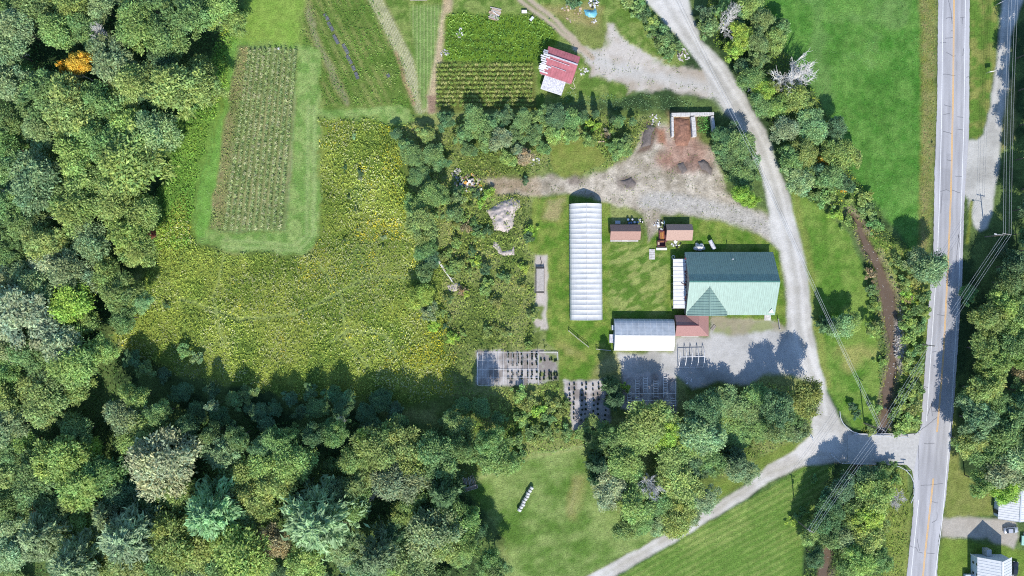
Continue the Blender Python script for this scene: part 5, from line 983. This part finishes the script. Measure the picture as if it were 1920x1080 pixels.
bx = thing('open_crate', 'brown open crate with maroon frame at the lower end of the junk deck', 'crate', W(1239, 457)); 
for x, y, a_, c_ in ((-1.2, 0, .12, 1.7), (1.2, 0, .12, 1.7), (0, .85, 2.4, .12), (0, -.85, 2.4, .12)): b = MB(); b.box((x, y, .55), (a_, c_, 1.1)); b.build('side', M['maroon'], bx)
b = MB(); b.box((0, 0, .1), (2.3, 1.6, .12)); b.build('floor', M['maroon'], bx); b = MB(); b.box((-.85, -.1, .75), (.6, 1.3, .1)); b.build('board', M['wood'], bx)
wbx = thing('white_bench', 'white plank bench on the grass below the junk deck', 'bench', W(1240, 467)); b = MB(); b.box((0, 0, .45), (3.3, .7, .08)); b.build('seat', M['whitepaint'], wbx)
for x in (-1.4, 1.4): b = MB(); b.box((x, 0, .2), (.1, .6, .4)); b.build('leg', M['whitepaint'], wbx)
# barrels behind the first shed
kb = 0
for px, py, mt, nm in ((1177, 412, 'blue', 'blue'), (1183, 418, 'blue', 'blue'), (1189, 417, 'galv', 'pale'), (1179, 418.5, 'blue', 'blue'), (1195, 417, 'blue', 'blue'), (1185, 412, 'black', 'black')):
    o = thing('barrel', f'{ORD[kb]} {nm} barrel from the left along the brown-roofed shed', 'barrel', W(px, py), 0, 'barrels behind the brown-roofed shed'); b = MB(); b.tube([(0, 0, 0), (0, 0, .3), (0, 0, .6), (0, 0, .88)], .36, 12); b.build('drum', M[mt], o); b = MB(); b.cyl((0, 0, .885), .3, .04, 12); b.build('lid', M['galv'] if mt == 'black' else M[mt], o); kb += 1
crate_stack('pallet', 'small grey pallet in shade above the brown-roofed shed', 'pallet', W(1158, 417), (1.6, 1.0, .5), M['galv'], 0, 4)
junk('scrap_pile', 'black and white scrap at the upper right corner of the brown-roofed shed', 'scrap', 1202, 414, .8, 10, ['whitepaint', 'black', 'black'], .8, (.3, .7), 3)
# white bags and grey box above the green barn
wp = thing('bag_heap', 'heap of bulging white bags above the green barn roof', 'bags', W(1310, 464)); 
for i, (x, y, z, r) in enumerate(((-1.0, -.3, .55, .85), (.2, -.4, .6, .95), (1.2, -.2, .5, .8), (-.4, .6, .6, .75), (.7, .6, .6, .8), (-.2, .1, 1.2, .7), (.6, 0, 1.15, .6), (-.7, 1.1, .4, .5))):
    me = bpy.data.meshes.new('bag'); V = []; F = []; q = random.Random(i); N1, N2 = 10, 7
    for a in range(N2):
        for c in range(N1):
            th, ph = math.pi * (a + .02) / (N2 - 1 + .04), 2 * math.pi * c / N1; k = r * q.uniform(.86, 1.12); V.append((x + k * math.sin(th) * math.cos(ph), y + k * .8 * math.sin(th) * math.sin(ph), z + k * .62 * math.cos(th)))
    for a in range(N2 - 1):
        for c in range(N1): F.append((a * N1 + c, (a + 1) * N1 + c, (a + 1) * N1 + (c + 1) % N1, a * N1 + (c + 1) % N1))
    me.from_pydata(V, [], F); me.polygons.foreach_set('use_smooth', [True] * len(F)); link_mesh('bag', me, M['white_poly'], wp)
tk = thing('oil_tank', 'grey tank on its side with dark shadow above the green barn', 'tank', W(1334, 459), math.radians(-63)); b = MB(); b.tube([(-1.5, 0, .9), (-1.3, 0, .9), (1.3, 0, .9), (1.5, 0, .9)], .62, 14); b.build('drum', M['oldtin'], tk)
for x in (-1, 1):
    for y in (-.35, .35): b = MB(); b.box((x, y, .2), (.1, .1, .5)); b.build('leg', M['dark'], tk)
crate_stack('pallet', 'grey pallet tilted on the gravel by the russet annex', 'pallet', W(1337.5, 614.5), (1.0, 1.8, .16), M['boards'], math.radians(-38), 5)
pn = thing('concrete_step', 'pale concrete step slab at the lower right front of the green barn', 'step', W(1439, 596)); b = MB(); b.box((0, .35, .12), (2.0, 1.1, .24)); b.build('tread', M['concrete'], pn, bevel=.03); b = MB(); b.box((0, -.5, .06), (2.0, .6, .12)); b.build('lower_tread', M['concrete'], pn, bevel=.03)
# nursery: pipe grid, hoop frame, benches, pots
def pipe_frame(name, label, O, polys, r=.06, cat='frame', mt='whitepaint', names=None):
    o = thing(name, label, cat, W(*O))
    for i, (nm, pts) in enumerate(polys):
        b = MB(); b.tube([Vector(W(p[0], p[1])) - Vector(W(*O)) + Vector((0, 0, p[2])) for p in pts], r, 6); b.build(nm, M[mt], o)
    return o
pl = []
for y in (660.5, 674, 691.5, 707, 721): pl.append(('cross_pipe', [(896, y, 2.2), (958, y - .2, 2.25), (1009, y - .6, 2.2)] if y < 715 else [(897, y, 2.2), (925, y, 2.2)]))
for x in (896, 905, 915, 924.5, 934, 943.5, 952, 961, 970, 980, 990, 1009): pl.append(('long_pipe', [(x, 660.5, 2.2), (x + .5, 690, 2.2), (x + 1, 720, 2.2)]))
for x in (896, 924.5, 952, 980, 1009):
    for y in (660.5, 691.5, 720): pl.append(('post', [(x, y, -.1), (x, y, 2.2)]))
pipe_frame('shade_frame', 'grid of thin white pipes over the shaded left gravel pad', (950, 690), pl, .035)
pl = [('ridge_pipe', [(1272, 668, 2.3), (1318, 667, 2.3)]), ('base_pipe', [(1271, 689, .1), (1322, 688, .1)])]
for x in (1272.5, 1284, 1295, 1307, 1318): pl.append(('hoop', [(x, 648 if x > 1275 else 668, .05 if x > 1275 else 1.6), (x - .3, 653 if x > 1275 else 668, 1.5 if x > 1275 else 2.0), (x, 660, 2.15), (x, 668, 2.3), (x - .5, 677, 2.1), (x - 1, 685, 1.4), (x - 1.3, 690, .05)]))
pipe_frame('hoop_frame', 'bare white hoop frame standing in tree shade on the gravel yard', (1297, 670), pl, .10)
pf = []
for x, y0, y1 in ((1176, 733, 755), (1182.5, 733, 756), (1191, 712, 755), (1197.5, 712, 757), (1206, 707, 735), (1213, 707, 735), (1225, 712, 745), (1233, 712, 745), (1243, 705, 745), (1250, 706, 745), (1257, 745, 760), (1266, 715, 760)): pf.append(('side_pipe', [(x, y0, .8), (x, y1, .8)])); pf.append(('leg', [(x, y0, 0), (x, y0, .8)])); pf.append(('leg', [(x, y1, 0), (x, y1, .8)]))
for xa, xb, ya, n in ((1176, 182.5 + 1000, 735, 5), (1191, 1197.5, 714, 8), (1206, 1213, 709, 6), (1225, 1233, 714, 7), (1243, 1250, 707, 8), (1257, 1266, 746, 4)):
    for i in range(n): pf.append(('slat', [(xa, ya + i * 4.7, .82), (xb, ya + i * 4.7, .82)]))
for y in (737.5, 750): pf.append(('tie_pipe', [(1176, y, .9), (1267, y, .9)]))
pipe_frame('bench_frame', 'row of white ladder-like plant bench frames in dappled shade', (1220, 735), pf, .075, mt='whitepaint')
def pot_proto():
    o = thing('nursery_pot', 'x', 'potted plant', (0, 0, 0)); b = MB(); b.tube([(0, 0, 0), (0, 0, .3)], .2, 9, .25); b.build('pot', M['black'], o)
    n = 26; d = unit(rng.normal(size=(n, 3))); d[:, 2] = abs(d[:, 2]); V, F, c = leaves(d * [.24, .24, .25] + [0, 0, .34], d + [0, 0, .5], np.full(n, .14), .6, np.tile(lin(46, 66, 40, .8), (n, 1)))
    me = np_mesh('plant', V, F, c); link_mesh('plant', me, M['leaf'], o); return o
pot0 = None
def pot(px, py, label, grp):
    global pot0
    if pot0 is None: pot0 = pot_proto(); r = pot0
    else:
        r = pot0.copy(); COL.objects.link(r)
        for ch in pot0.children: c = ch.copy(); COL.objects.link(c); c.parent = r
    r.location = W(px + rng.normal(0, .6), py + rng.normal(0, .6), .02); r['label'] = label; r['group'] = grp; s_ = rng.uniform(.9, 1.35); r.scale = (s_, s_, s_)
for j, x in enumerate((1067.5, 1077, 1091.5, 1099.5, 1113, 1122.5, 1136.5)):
    for i in range(8 if j else 5): pot(x + i * (-.3 if j else .2), 722 + i * 9.3 - (j % 2) * 2, f'dark pot, {ORD[i]} down in {ORD[j]} column of the sunny gravel pad', 'pots on the sunny gravel pad')
for j, x in enumerate((953, 961, 971, 979, 990, 997.5, 1006)):
    for i, y in enumerate((664, 669, 674.5, 679, 684, 697, 702, 709)): 
        if rng.random() < .85: pot(x, y, f'dark pot, {ORD[i]} down in {ORD[j]} column under the pipe grid', 'pots under the pipe grid')
for j, x in enumerate((1014, 1020, 1030, 1034, 1040, 1044)):
    for i, y in enumerate((675, 699, 704, 710)): pot(x, y, f'dark pot, {ORD[i]} down in {ORD[j]} column right of the pipe grid', 'pots right of the pipe grid')
ef = thing('edge_frame', 'white pipe edging down the left side of the pipe grid', 'frame', W(895, 690)); b = MB(); b.tube([(0, 5, .3), (0, -5.2, .3)], .1, 6); b.build('long_pipe', M['whitepaint'], ef); b = MB(); b.tube([(18.6, 5, .3), (18.8, -5.0, .3)], .08, 6); b.build('inner_pipe', M['whitepaint'], ef)
ek = thing('edge_frame', 'white pipe edging round the right end of the left gravel pad', 'frame', W(1028, 660)); b = MB(); b.tube([(-2.7, 0, .3), (2.9, 0, .3)], .09, 6); b.build('long_pipe', M['whitepaint'], ek); b = MB(); b.tube([(2.9, 0, .3), (2.95, -2.3, .3)], .09, 6); b.build('end_pipe', M['whitepaint'], ek)
# bales, timber stack, rubble, tarp, lumber
for i in range(9):
    t = i / 8; px, py = 974.5 + t * 21.5 + (i % 3 - 1) * .6, 955 - t * 41; ang = math.atan2(39, 20.5)
    o = thing('wrapped_bale', f'white plastic-wrapped round bale, {ORD[i]} from the lower end of the row', 'bale', W(px, py), ang, 'white bales in a row on the south lawn'); b = MB(); q_ = random.Random(i); r_ = .66 + q_.uniform(-.05, .05); prof_ = [(-.38, .8), (-.30, 1), (.30, 1), (.38, .8)]; n0 = 14
    for x_, k_ in prof_: b.v += [(x_, r_ * k_ * math.cos(6.2832 * j / n0), r_ + r_ * k_ * math.sin(6.2832 * j / n0)) for j in range(n0)]
    for s_ in range(3): b.f += [(s_ * n0 + j, s_ * n0 + (j + 1) % n0, (s_ + 1) * n0 + (j + 1) % n0, (s_ + 1) * n0 + j) for j in range(n0)]
    b.f += [tuple(range(n0))[::-1], tuple(range(3 * n0, 4 * n0))]; b.build('wrap', M['white_poly'], o)
    b = MB(); b.tube([(.382, 0, .66), (.392, 0, .66)], .4, 12); b.build('end_cap', M['galv'], o)
tsn = thing('timber_stack', 'pale timber frame and planks stacked at the wood edge of the south lawn', 'timber', W(881, 906), math.radians(16)); q = random.Random(5)
for i in range(9): b = MB(); b.box((-1.7 + i * .42, .7 + q.uniform(-.2, .5), .25 + q.uniform(0, .3)), (.2, 2.9 * q.uniform(.7, 1.1), .12), q.uniform(-.08, .08)); b.build('plank', M[q.choice(['palewood', 'wood', 'shingle_pale'])], tsn)
b = MB()
for x, y, a_, c_ in ((0, -1.9, 4.0, .14), (0, -.9, 4.0, .14), (-2, -1.4, .14, 1.1), (2, -1.4, .14, 1.1)): b.box((x, y, .4), (a_, c_, .8))
b.build('frame', M['palewood'], tsn); b = MB(); b.box((0, -1.4, .3), (3.8, .9, .1)); b.build('tray', M['wood'], tsn)
lg = thing('board', 'single pale board lying at the wood edge left of the timber stack', 'board', W(843, 897), math.radians(30)); b = MB(); b.box((0, 0, .1), (3.2, .5, .1)); b.box((.2, .5, .16), (2.6, .2, .08)); b.build('plank', M['palewood'], lg)
junk('brick_rubble', 'heap of orange and cream rubble and boards at the left end of the dirt yard', 'rubble', 883, 346, 3.2, 90, ['wood', 'shingle_pale', 'brass', 'palewood', 'whitepaint', 'concrete', 'shingle_red'], 1.5, (.35, 1.1), 11)
junk('brush_pile', 'grey brush and sticks left of the orange rubble heap', 'brush', 866, 345, 2.2, 40, ['palewood', 'boards', 'palewood', 'concrete'], .9, (.3, 1.1), 12)
junk('brush_pile', 'grey branches above left of the orange rubble heap', 'brush', 856, 325, 1.5, 26, ['boards', 'palewood', 'concrete'], .8, (.3, 1.0), 13)
wc = thing('white_bucket', 'white square bucket at the right foot of the rubble heap', 'bucket', W(902, 355)); b = MB(); b.tube([(0, 0, 0), (0, 0, .5)], .32, 12, .38); b.build('tub', M['whitepaint'], wc); b = MB(); b.cyl((0, 0, .505), .4, .05, 12); b.build('lid', M['whitemetal'], wc)
tp = mound('tarpaulin', 'crumpled teal tarpaulin over a heap beside the upper farm track', 'tarp', [(1096, 18), (1103, 16), (1112, 17), (1119, 14), (1121, 24), (1117, 33), (1105, 33), (1096, 29)], 1.0, M['tarp'], 31, .9)
junk('scrap_pile', 'pale scrap above the teal tarpaulin', 'scrap', 1113, 7, 1.5, 26, ['whitepaint', 'concrete', 'galv', 'dark'], .9, (.3, .9), 14)
junk('scrap_pile', 'white edge scrap and stones below the teal tarpaulin', 'scrap', 1112, 37, 1.4, 14, ['whitepaint', 'concrete', 'stone'], .2, (.25, .6), 15)
junk('scrap_pile', 'tan boards lying left of the teal tarpaulin', 'scrap', 1072, 22, 3.2, 30, ['wood', 'shingle_pale', 'concrete'], .25, (.3, .8), 16)
ls = thing('lumber_pile', 'pinkish lumber stack on the grass at the top of the vegetable field', 'lumber', W(928, 27), math.radians(-14)); q = random.Random(9)
for i in range(9): b = MB(); b.box((q.uniform(-.2, .2), -1.7 + i * .43, .25 + q.uniform(0, .12)), (3.6 * q.uniform(.8, 1.05), .34, .18), q.uniform(-.04, .04)); b.build('plank', M[q.choice(['shingle_pale', 'wood', 'palewood'])], ls)
b = MB(); b.box((.3, .1, .5), (2.4, .22, .1), -.4); b.build('loose_board', M['whitepaint'], ls)
sw = thing('cart', 'small white cart with dark wheels beside the twin-track farm lane', 'cart', W(983, 23)); b = MB(); b.box((0, 0, .6), (1.6, .9, .35)); b.build('tray', M['whitepaint'], sw)
for x in (-.8, .8): b = MB(); b.tube([(x - .06, .5, .3), (x + .06, .5, .3)], .3, 10); b.build('wheel', M['tyre'], sw)
b = MB(); b.bar((.7, -.3, .7), (1.7, -.7, 1.0), .08); b.build('handle', M['palewood'], sw)
dk = thing('barrow', 'dark little barrow tipped on the grass near the twin-track lane', 'barrow', W(997, 36), math.radians(50)); b = MB(); b.slab([(-.7, -.4, .75), (.7, -.4, .6), (.7, .4, .6), (-.7, .4, .75)], .3); b.build('tray', M['whitemetal'], dk); b = MB(); b.tube([(-.9, -.06, .25), (-.9, .06, .25)], .25, 10); b.build('wheel', M['tyre'], dk)
for s_ in (-.3, .3): b = MB(); b.bar((-.8, s_, .35), (1.5, s_, .6), .07); b.build('handle', M['maroon'], dk)
# black weed fabric patches in the vegetable field
for i, (x, y, a_, l_) in enumerate(((648, 92, -62, 3.4), (655, 112, -60, 3.0), (663, 128, -66, 1.6), (669, 142, -70, 2.2), (612, 32, -60, 2.4), (620, 50, -60, 3.2), (630, 74, -62, 3.2), (728, 142, -60, 1.2))):
    b = MB(); r = math.radians(a_); n_ = 8; vs_ = []
    q = random.Random(i)
    for k in range(n_ + 1): t = -l_ / 2 + l_ * k / n_; vs_ += [(t * math.cos(r) - math.sin(r) * (.5 + q.uniform(-.1, .1)), t * math.sin(r) + math.cos(r) * .5, .12 + q.uniform(0, .12)), (t * math.cos(r) + math.sin(r) * .5, t * math.sin(r) - math.cos(r) * (.5 + q.uniform(-.1, .1)), .12 + q.uniform(0, .12))]
    b.add(vs_, [(2 * k, 2 * k + 1, 2 * k + 3, 2 * k + 2) for k in range(n_)]); o = b.build('weed_fabric', M['fabric'], None); o.location = W(x, y)
    so = o.modifiers.new('thickness', 'SOLIDIFY'); so.thickness = .02; tag(o, f'dark strip of weed fabric, {ORD[i]} piece in the slanting vegetable rows, {"upper" if y < 80 else "lower"} end', 'fabric', 'weed fabric strips')
wsb = thing('white_marker', 'tiny white bucket at the top end of the corn plot', 'bucket', W(523, 92)); b = MB(); b.tube([(0, 0, 0), (0, 0, .45)], .3, 10, .36); b.build('tub', M['whitepaint'], wsb); b = MB(); b.tube([(-.33, 0, .45), (0, 0, .7), (.33, 0, .45)], .03, 5); b.build('handle', M['galv'], wsb)
junk('rock_pile', 'pale stones on the brown path left of the vegetable bed', 'stones', 834, 101, 1.3, 18, ['concrete', 'stone', 'whitepaint'], .4, (.3, .7), 17, 'stone')
junk('rock_pile', 'white stones in a short line above the vegetable bed', 'stones', 862, 62, 1.6, 14, ['concrete', 'whitepaint'], .2, (.3, .6), 18, 'stone')
junk('rock_pile', 'white rubble beside the right wall of the red-roofed shed', 'stones', 1094, 133, 1.5, 14, ['concrete', 'whitepaint'], .15, (.3, .8), 19, 'stone')
junk('rock_pile', 'pale broken blocks in a row left of the concrete bays', 'stones', 1228, 226, 2.0, 16, ['concrete', 'whitepaint', 'palewood'], .3, (.4, .9), 20, 'block')
junk('scrap_pile', 'grey branches and pale scrap at the tip of the roadside hedge', 'scrap', 1280, 104, 2.0, 24, ['concrete', 'palewood', 'boards', 'dark'], .5, (.3, 1.2), 22)
junk('rock_pile', 'grey and white stones left of the small round lawn', 'stones', 1001, 301, 1.8, 18, ['concrete', 'stone', 'whitepaint'], .4, (.3, .8), 23, 'stone')
junk('scrap_pile', 'white debris in the shade below the bare hoop frame', 'scrap', 1290, 713, 1.1, 14, ['whitepaint', 'concrete'], .3, (.25, .6), 24)
fl = thing('fallen_log', 'pale fallen log lying aslant in the rough growth right of the meadow', 'log', W(838, 510)); b = MB(); b.tube([(-2.6, 3.4, .25), (-1, .8, .3), (.8, -1.6, .35), (2.2, -3.6, .3)], .26, 8, .16); b.build('trunk', M['deadwood'], fl)
b = MB(); b.tube([(-2.2, 3.3, .3), (-.6, .6, .3), (1.6, -3.0, .3)], .14, 6); b.tube([(.8, -1.6, .35), (2.4, -2.2, .6)], .1, 5, .04); b.build('branch', M['deadwood'], fl)
lo = thing('log', 'single pale log beside the round lawn above the dirt yard', 'log', W(1123, 266), math.radians(2)); b = MB(); b.tube([(-1.7, 0, .2), (1.7, .05, .2)], .2, 8); b.build('trunk', M['wood'], lo); b = MB(); b.tube([(1.71, .05, .2), (1.73, .05, .2)], .17, 8); b.build('cut_end', M['palewood'], lo)
po = thing('hose', 'pale hose curled at the lower corner of the red-roofed shed', 'hose', W(1073, 160)); b = MB(); b.tube([(.9, 2.4, .1), (.2, .9, .1), (.6, .1, .1), (.9, -.8, .1), (.3, -1.2, .1), (-.6, -.6, .1)], .1, 6); b.build('tube', M['rope'], po)

# ------------------------------------------------------------------ bridge, guard rails, poles, wires, signs
bdg = thing('bridge', 'short concrete road bridge carrying the side road over the brook', 'bridge', W(1640, 841)); O = (1640, 841); b = MB()
c = [LW(*p, O) for p in ((1590, 815), (1700, 815.5), (1700, 868), (1590, 868))]; b.slab([(x, y, .035) for x, y in c], .55); b.build('deck', mat('bridge_deck', lin(190, 186, 178), .92, .1, 1.0, .2), bdg)
for py in (813.5, 869.5):
    b = MB(); xa, y = LW(1600, py, O); xb, _ = LW(1695, py + (1.5 if py < 840 else 1), O); b.bar((xa, y, .12), (xb, y, .12), .4, .45); b.build('kerb', M['concrete'], bdg)
for px in (1598, 1694):
    x, y = LW(px, 841, O); b = MB(); b.box((x, y, -.95), (.8, 8.4, .85)); b.build('abutment', M['concrete'], bdg)
def guard(label, pts, h=.75):
    o = thing('guard_rail', label, 'guard rail', W(*pts[0])); P = [Vector(W(*p)) - Vector(W(*pts[0])) for p in pts]; b = MB(); 
    for a, c in zip(P[:-1], P[1:]):
        for z in (h - .12, h): b.bar(a + Vector((0, 0, z)), c + Vector((0, 0, z)), .16, .11)
        b.bar(a + Vector((0, 0, h - .06)), c + Vector((0, 0, h - .06)), .07, .2)
    b.build('rail', M['galv'], o); L = 0
    for a, c in zip(P[:-1], P[1:]):
        n = max(1, round((c - a).length / 2.2))
        for i in range(n): q = a.lerp(c, i / n); b = MB(); b.box(q + Vector((0, 0, .3)), (.16, .16, .95)); b.build('post', M['palewood'], o)
    b = MB(); b.box(P[-1] + Vector((0, 0, .3)), (.16, .16, .95)); b.build('post', M['palewood'], o)
guard('upper guard rail curving along the brook side of the bridge road', [(1573, 771), (1574, 782), (1579, 793), (1587, 802), (1598, 809), (1612, 813), (1640, 815.5), (1672, 818), (1702, 820)])
guard('lower guard rail of the bridge bending round to the highway', [(1577, 867.5), (1600, 868), (1640, 870), (1668, 871), (1684, 874), (1697, 881), (1706, 891), (1711, 903), (1713, 916), (1712, 928), (1706, 942)])
guard('short guard rail at the highway corner above the bridge', [(1714, 814), (1722, 807), (1727, 796)])
guard('short diagonal rail at the left end of the bridge', [(1556, 850), (1566, 859), (1574, 867)])
guard('short diagonal rail where the lane meets the gravel road', [(1516, 812), (1520, 819), (1524, 825)])
def pole(label, px, py, h, cross=2.4, az=0, extra=None):
    o = thing('utility_pole', label, 'utility pole', W(px, py), az, 'utility poles'); b = MB(); b.tube([(0, 0, -.3), (0, 0, h)], .2, 9, .13); b.build('pole', M['pole'], o)
    b = MB(); b.box((0, .16, h - .5), (cross, .12, .14)); b.build('crossarm', M['palewood'], o)
    for x in (-cross * .46, -cross * .2, cross * .2, cross * .46): b = MB(); b.tube([(x, .16, h - .43), (x, .16, h - .2)], .07, 7, .04); b.build('insulator', M['galv'], o)
    if extra == 'lamp': b = MB(); b.tube([(0, 0, h - 2.0), (-1.2, -.2, h - 1.7), (-2.2, -.3, h - 1.75)], .05, 6); l_ = b.build('lamp_arm', M['galv'], o); b = MB(); b.box((-2.5, -.32, h - 1.8), (.7, .3, .16)); b.build('lamp_head', M['whitemetal'], l_)
    if extra == 'can': b = MB(); b.cyl((.35, 0, h - 2.2), .26, .9, 10); b.build('transformer', M['galv'], o)
    a = az
    return [Vector(W(px, py)) + Vector((math.cos(a) * x - math.sin(a) * .16, math.sin(a) * x + math.cos(a) * .16, h - .2)) for x in (-cross * .46, -cross * .2, cross * .2, cross * .46)]
A_ = pole('tall wooden utility pole in deep shade right of the highway with a lamp arm', 1847, 444, 11.2, 2.6, math.radians(-12), 'lamp')
B_ = pole('utility pole at the left verge of the highway', 1724, 645, 9.0, 1.6, math.radians(-30))
C_ = pole('utility pole with wide crossarm on the roadside lawn above the bridge', 1620, 793, 12.0, 2.8, math.radians(-33))
D_ = pole('utility pole on the striped hayfield edge left of the wooded strip', 1493, 975, 12.0, 2.2, math.radians(-30), 'can')
E_ = pole('utility pole beside the gravel road bend above the dirt yard', 1399, 306, 9.6, 2.0, math.radians(-25))
def wires(tagname, a, b, sag=.7, pick=(0, 1, 2, 3), grp='overhead wires'):
    for k, i in enumerate(pick):
        p, q = (a[i] if isinstance(a, list) else a + Vector((i * .75 - 1.1, 0, 0))), (b[i] if isinstance(b, list) else b + Vector((i * .75 - 1.1, 0, 0)))
        pts = [p.lerp(q, t) - Vector((0, 0, sag * 4 * t * (1 - t))) for t in np.linspace(0, 1, 13)]; o = thing('overhead_wire', f'{ORD[k]} pale wire, {tagname}', 'wire', pts[0], 0, grp); b_ = MB(); b_.tube([v - pts[0] for v in pts], .024, 4); b_.build('strand', M['wire'], o)
F_ = [A_[i] + Vector((2.6 + (i - 1.5) * .1, 88, .3)) for i in range(4)]
wires('up from the tall shaded pole', A_, F_, .9)
wires('from the shaded pole across the highway to the brook pole', A_, C_, 1.1)
wires('between brook pole and hayfield pole over the bridge', C_, D_, .8)
wires('from the road-bend pole over the lawn to the brook pole', E_, C_, 1.0, (0, 1, 2))
wires('running from the road-bend pole up along the gravel road', E_, [E_[i] + Vector((-26, 52, .3)) for i in range(4)], .9, (0, 2))
def sign(name, label, px, py, h, wd, ht, rz, mt='whitepaint', legs=1):
    o = thing(name, label, 'sign', W(px, py), math.radians(rz)); b = MB(); b.box((0, -.04, h - ht / 2), (wd, .06, ht)); b.build('panel', M[mt], o)
    for x in ((0,) if legs == 1 else (-wd * .42, wd * .42)): b = MB(); b.bar((x, .03, 0), (x, .03, h - .02), .08); b.build('post', M['palewood'], o)
sign('hanging_sign', 'small white roadside sign on the verge beside the right-hand drive', 1853, 137, 2.6, 1.7, 1.1, 8, legs=2)
sign('hanging_sign', 'white sign at the top of the verge by the right-hand drive', 1871, 8, 2.6, 2.2, 1.2, 25, legs=2)
sign('street_sign', 'street name sign on a thin post beside the lower guard rail', 1695, 878, 2.6, 1.6, .3, -6, 'galv')
sign('street_sign', 'small sign post in the grass at the left edge of the highway', 1748, 276, 1.8, .6, .6, 20, 'dark')
# cars
def car(label, px, py, rz, paint, L=4.4, wd=1.8, pick=False):
    o = thing('parked_car', label, 'car', W(px, py), math.radians(rz), 'parked cars'); l2, w2 = L / 2, wd / 2
    def loft(secs):
        b = MB(); n = 8
        for x, hw, z0, z1 in secs: b.v += [(x, -hw * .92, z0), (x, -hw, z0 + (z1 - z0) * .35), (x, -hw * .97, z0 + (z1 - z0) * .75), (x, -hw * .86, z1), (x, hw * .86, z1), (x, hw * .97, z0 + (z1 - z0) * .75), (x, hw, z0 + (z1 - z0) * .35), (x, hw * .92, z0)]
        for i in range(len(secs) - 1):
            for k in range(n): a, c = i * n + k, i * n + (k + 1) % n; b.f.append((a, a + n, c + n, c))
        b.f.append(tuple(range(n))); b.f.append(tuple(range((len(secs) - 1) * n, len(secs) * n))[::-1]); return b
    body = loft([(-l2, w2 * .82, .35, .78), (-l2 + .25, w2 * .97, .28, .92), (-.9, w2, .25, .95), (.8, w2, .25, .95), (l2 - .5, w2 * .95, .28, .86), (l2, w2 * .78, .35, .68)]).build('body', paint, o, True)
    loft([(-l2 + .55, w2 * .8, .9, .95), (-l2 + 1.05, w2 * .8, .9, 1.38), (.25, w2 * .8, .9, 1.42), (1.05, w2 * .82, .9, .96)]).build('glasshouse', M['glass'], o)
    b = MB(); b.slab([(-l2 + 1.05, -w2 * .66, 1.44), (.2, -w2 * .66, 1.47), (.2, w2 * .66, 1.47), (-l2 + 1.05, w2 * .66, 1.44)], .05); b.build('roof', paint, o)
    for x in (-l2 * .62, l2 * .62):
        for s_ in (-1, 1):
            b = MB(); b.tube([(x, s_ * (w2 - .2), .32), (x, s_ * (w2 + .01), .32)], .32, 14); t_ = b.build('wheel', M['tyre'], o); b = MB(); b.tube([(x, s_ * (w2 + .012), .32), (x, s_ * (w2 + .02), .32)], .19, 10); b.build('rim', M['galv'], t_)
    for s_ in (-1, 1): b = MB(); b.box((l2 - .06, s_ * w2 * .6, .62), (.14, .36, .14)); b.build('headlight', M['lamp'], o)
    for s_ in (-1, 1): b = MB(); b.box((.75, s_ * (w2 + .08), .98), (.14, .2, .13)); b.build('mirror', paint, o)
    return o
car('silver-grey car parked on the gravel drive between white barn and house', 1893, 993, 4, M['car_grey'])
car('dark blue car parked in shade right of the pale blue house', 1900, 1066, 80, M['car_dark'], 4.8, 1.9)
tr = thing('utility_trailer', 'mint green trailer on the grass at the right edge below the silver car', 'trailer', W(1917, 1012), math.radians(85)); b = MB(); b.box((0, 0, .75), (2.9, 1.6, .5)); b.build('box', M['mint'], tr, bevel=.04)
for s_ in (-.85, .85): b = MB(); b.tube([(0, s_ - .08, .3), (0, s_ + .08, .3)], .3, 12); b.build('wheel', M['tyre'], tr)
b = MB(); b.bar((1.4, 0, .5), (2.4, 0, .45), .1); b.build('drawbar', M['galv'], tr)
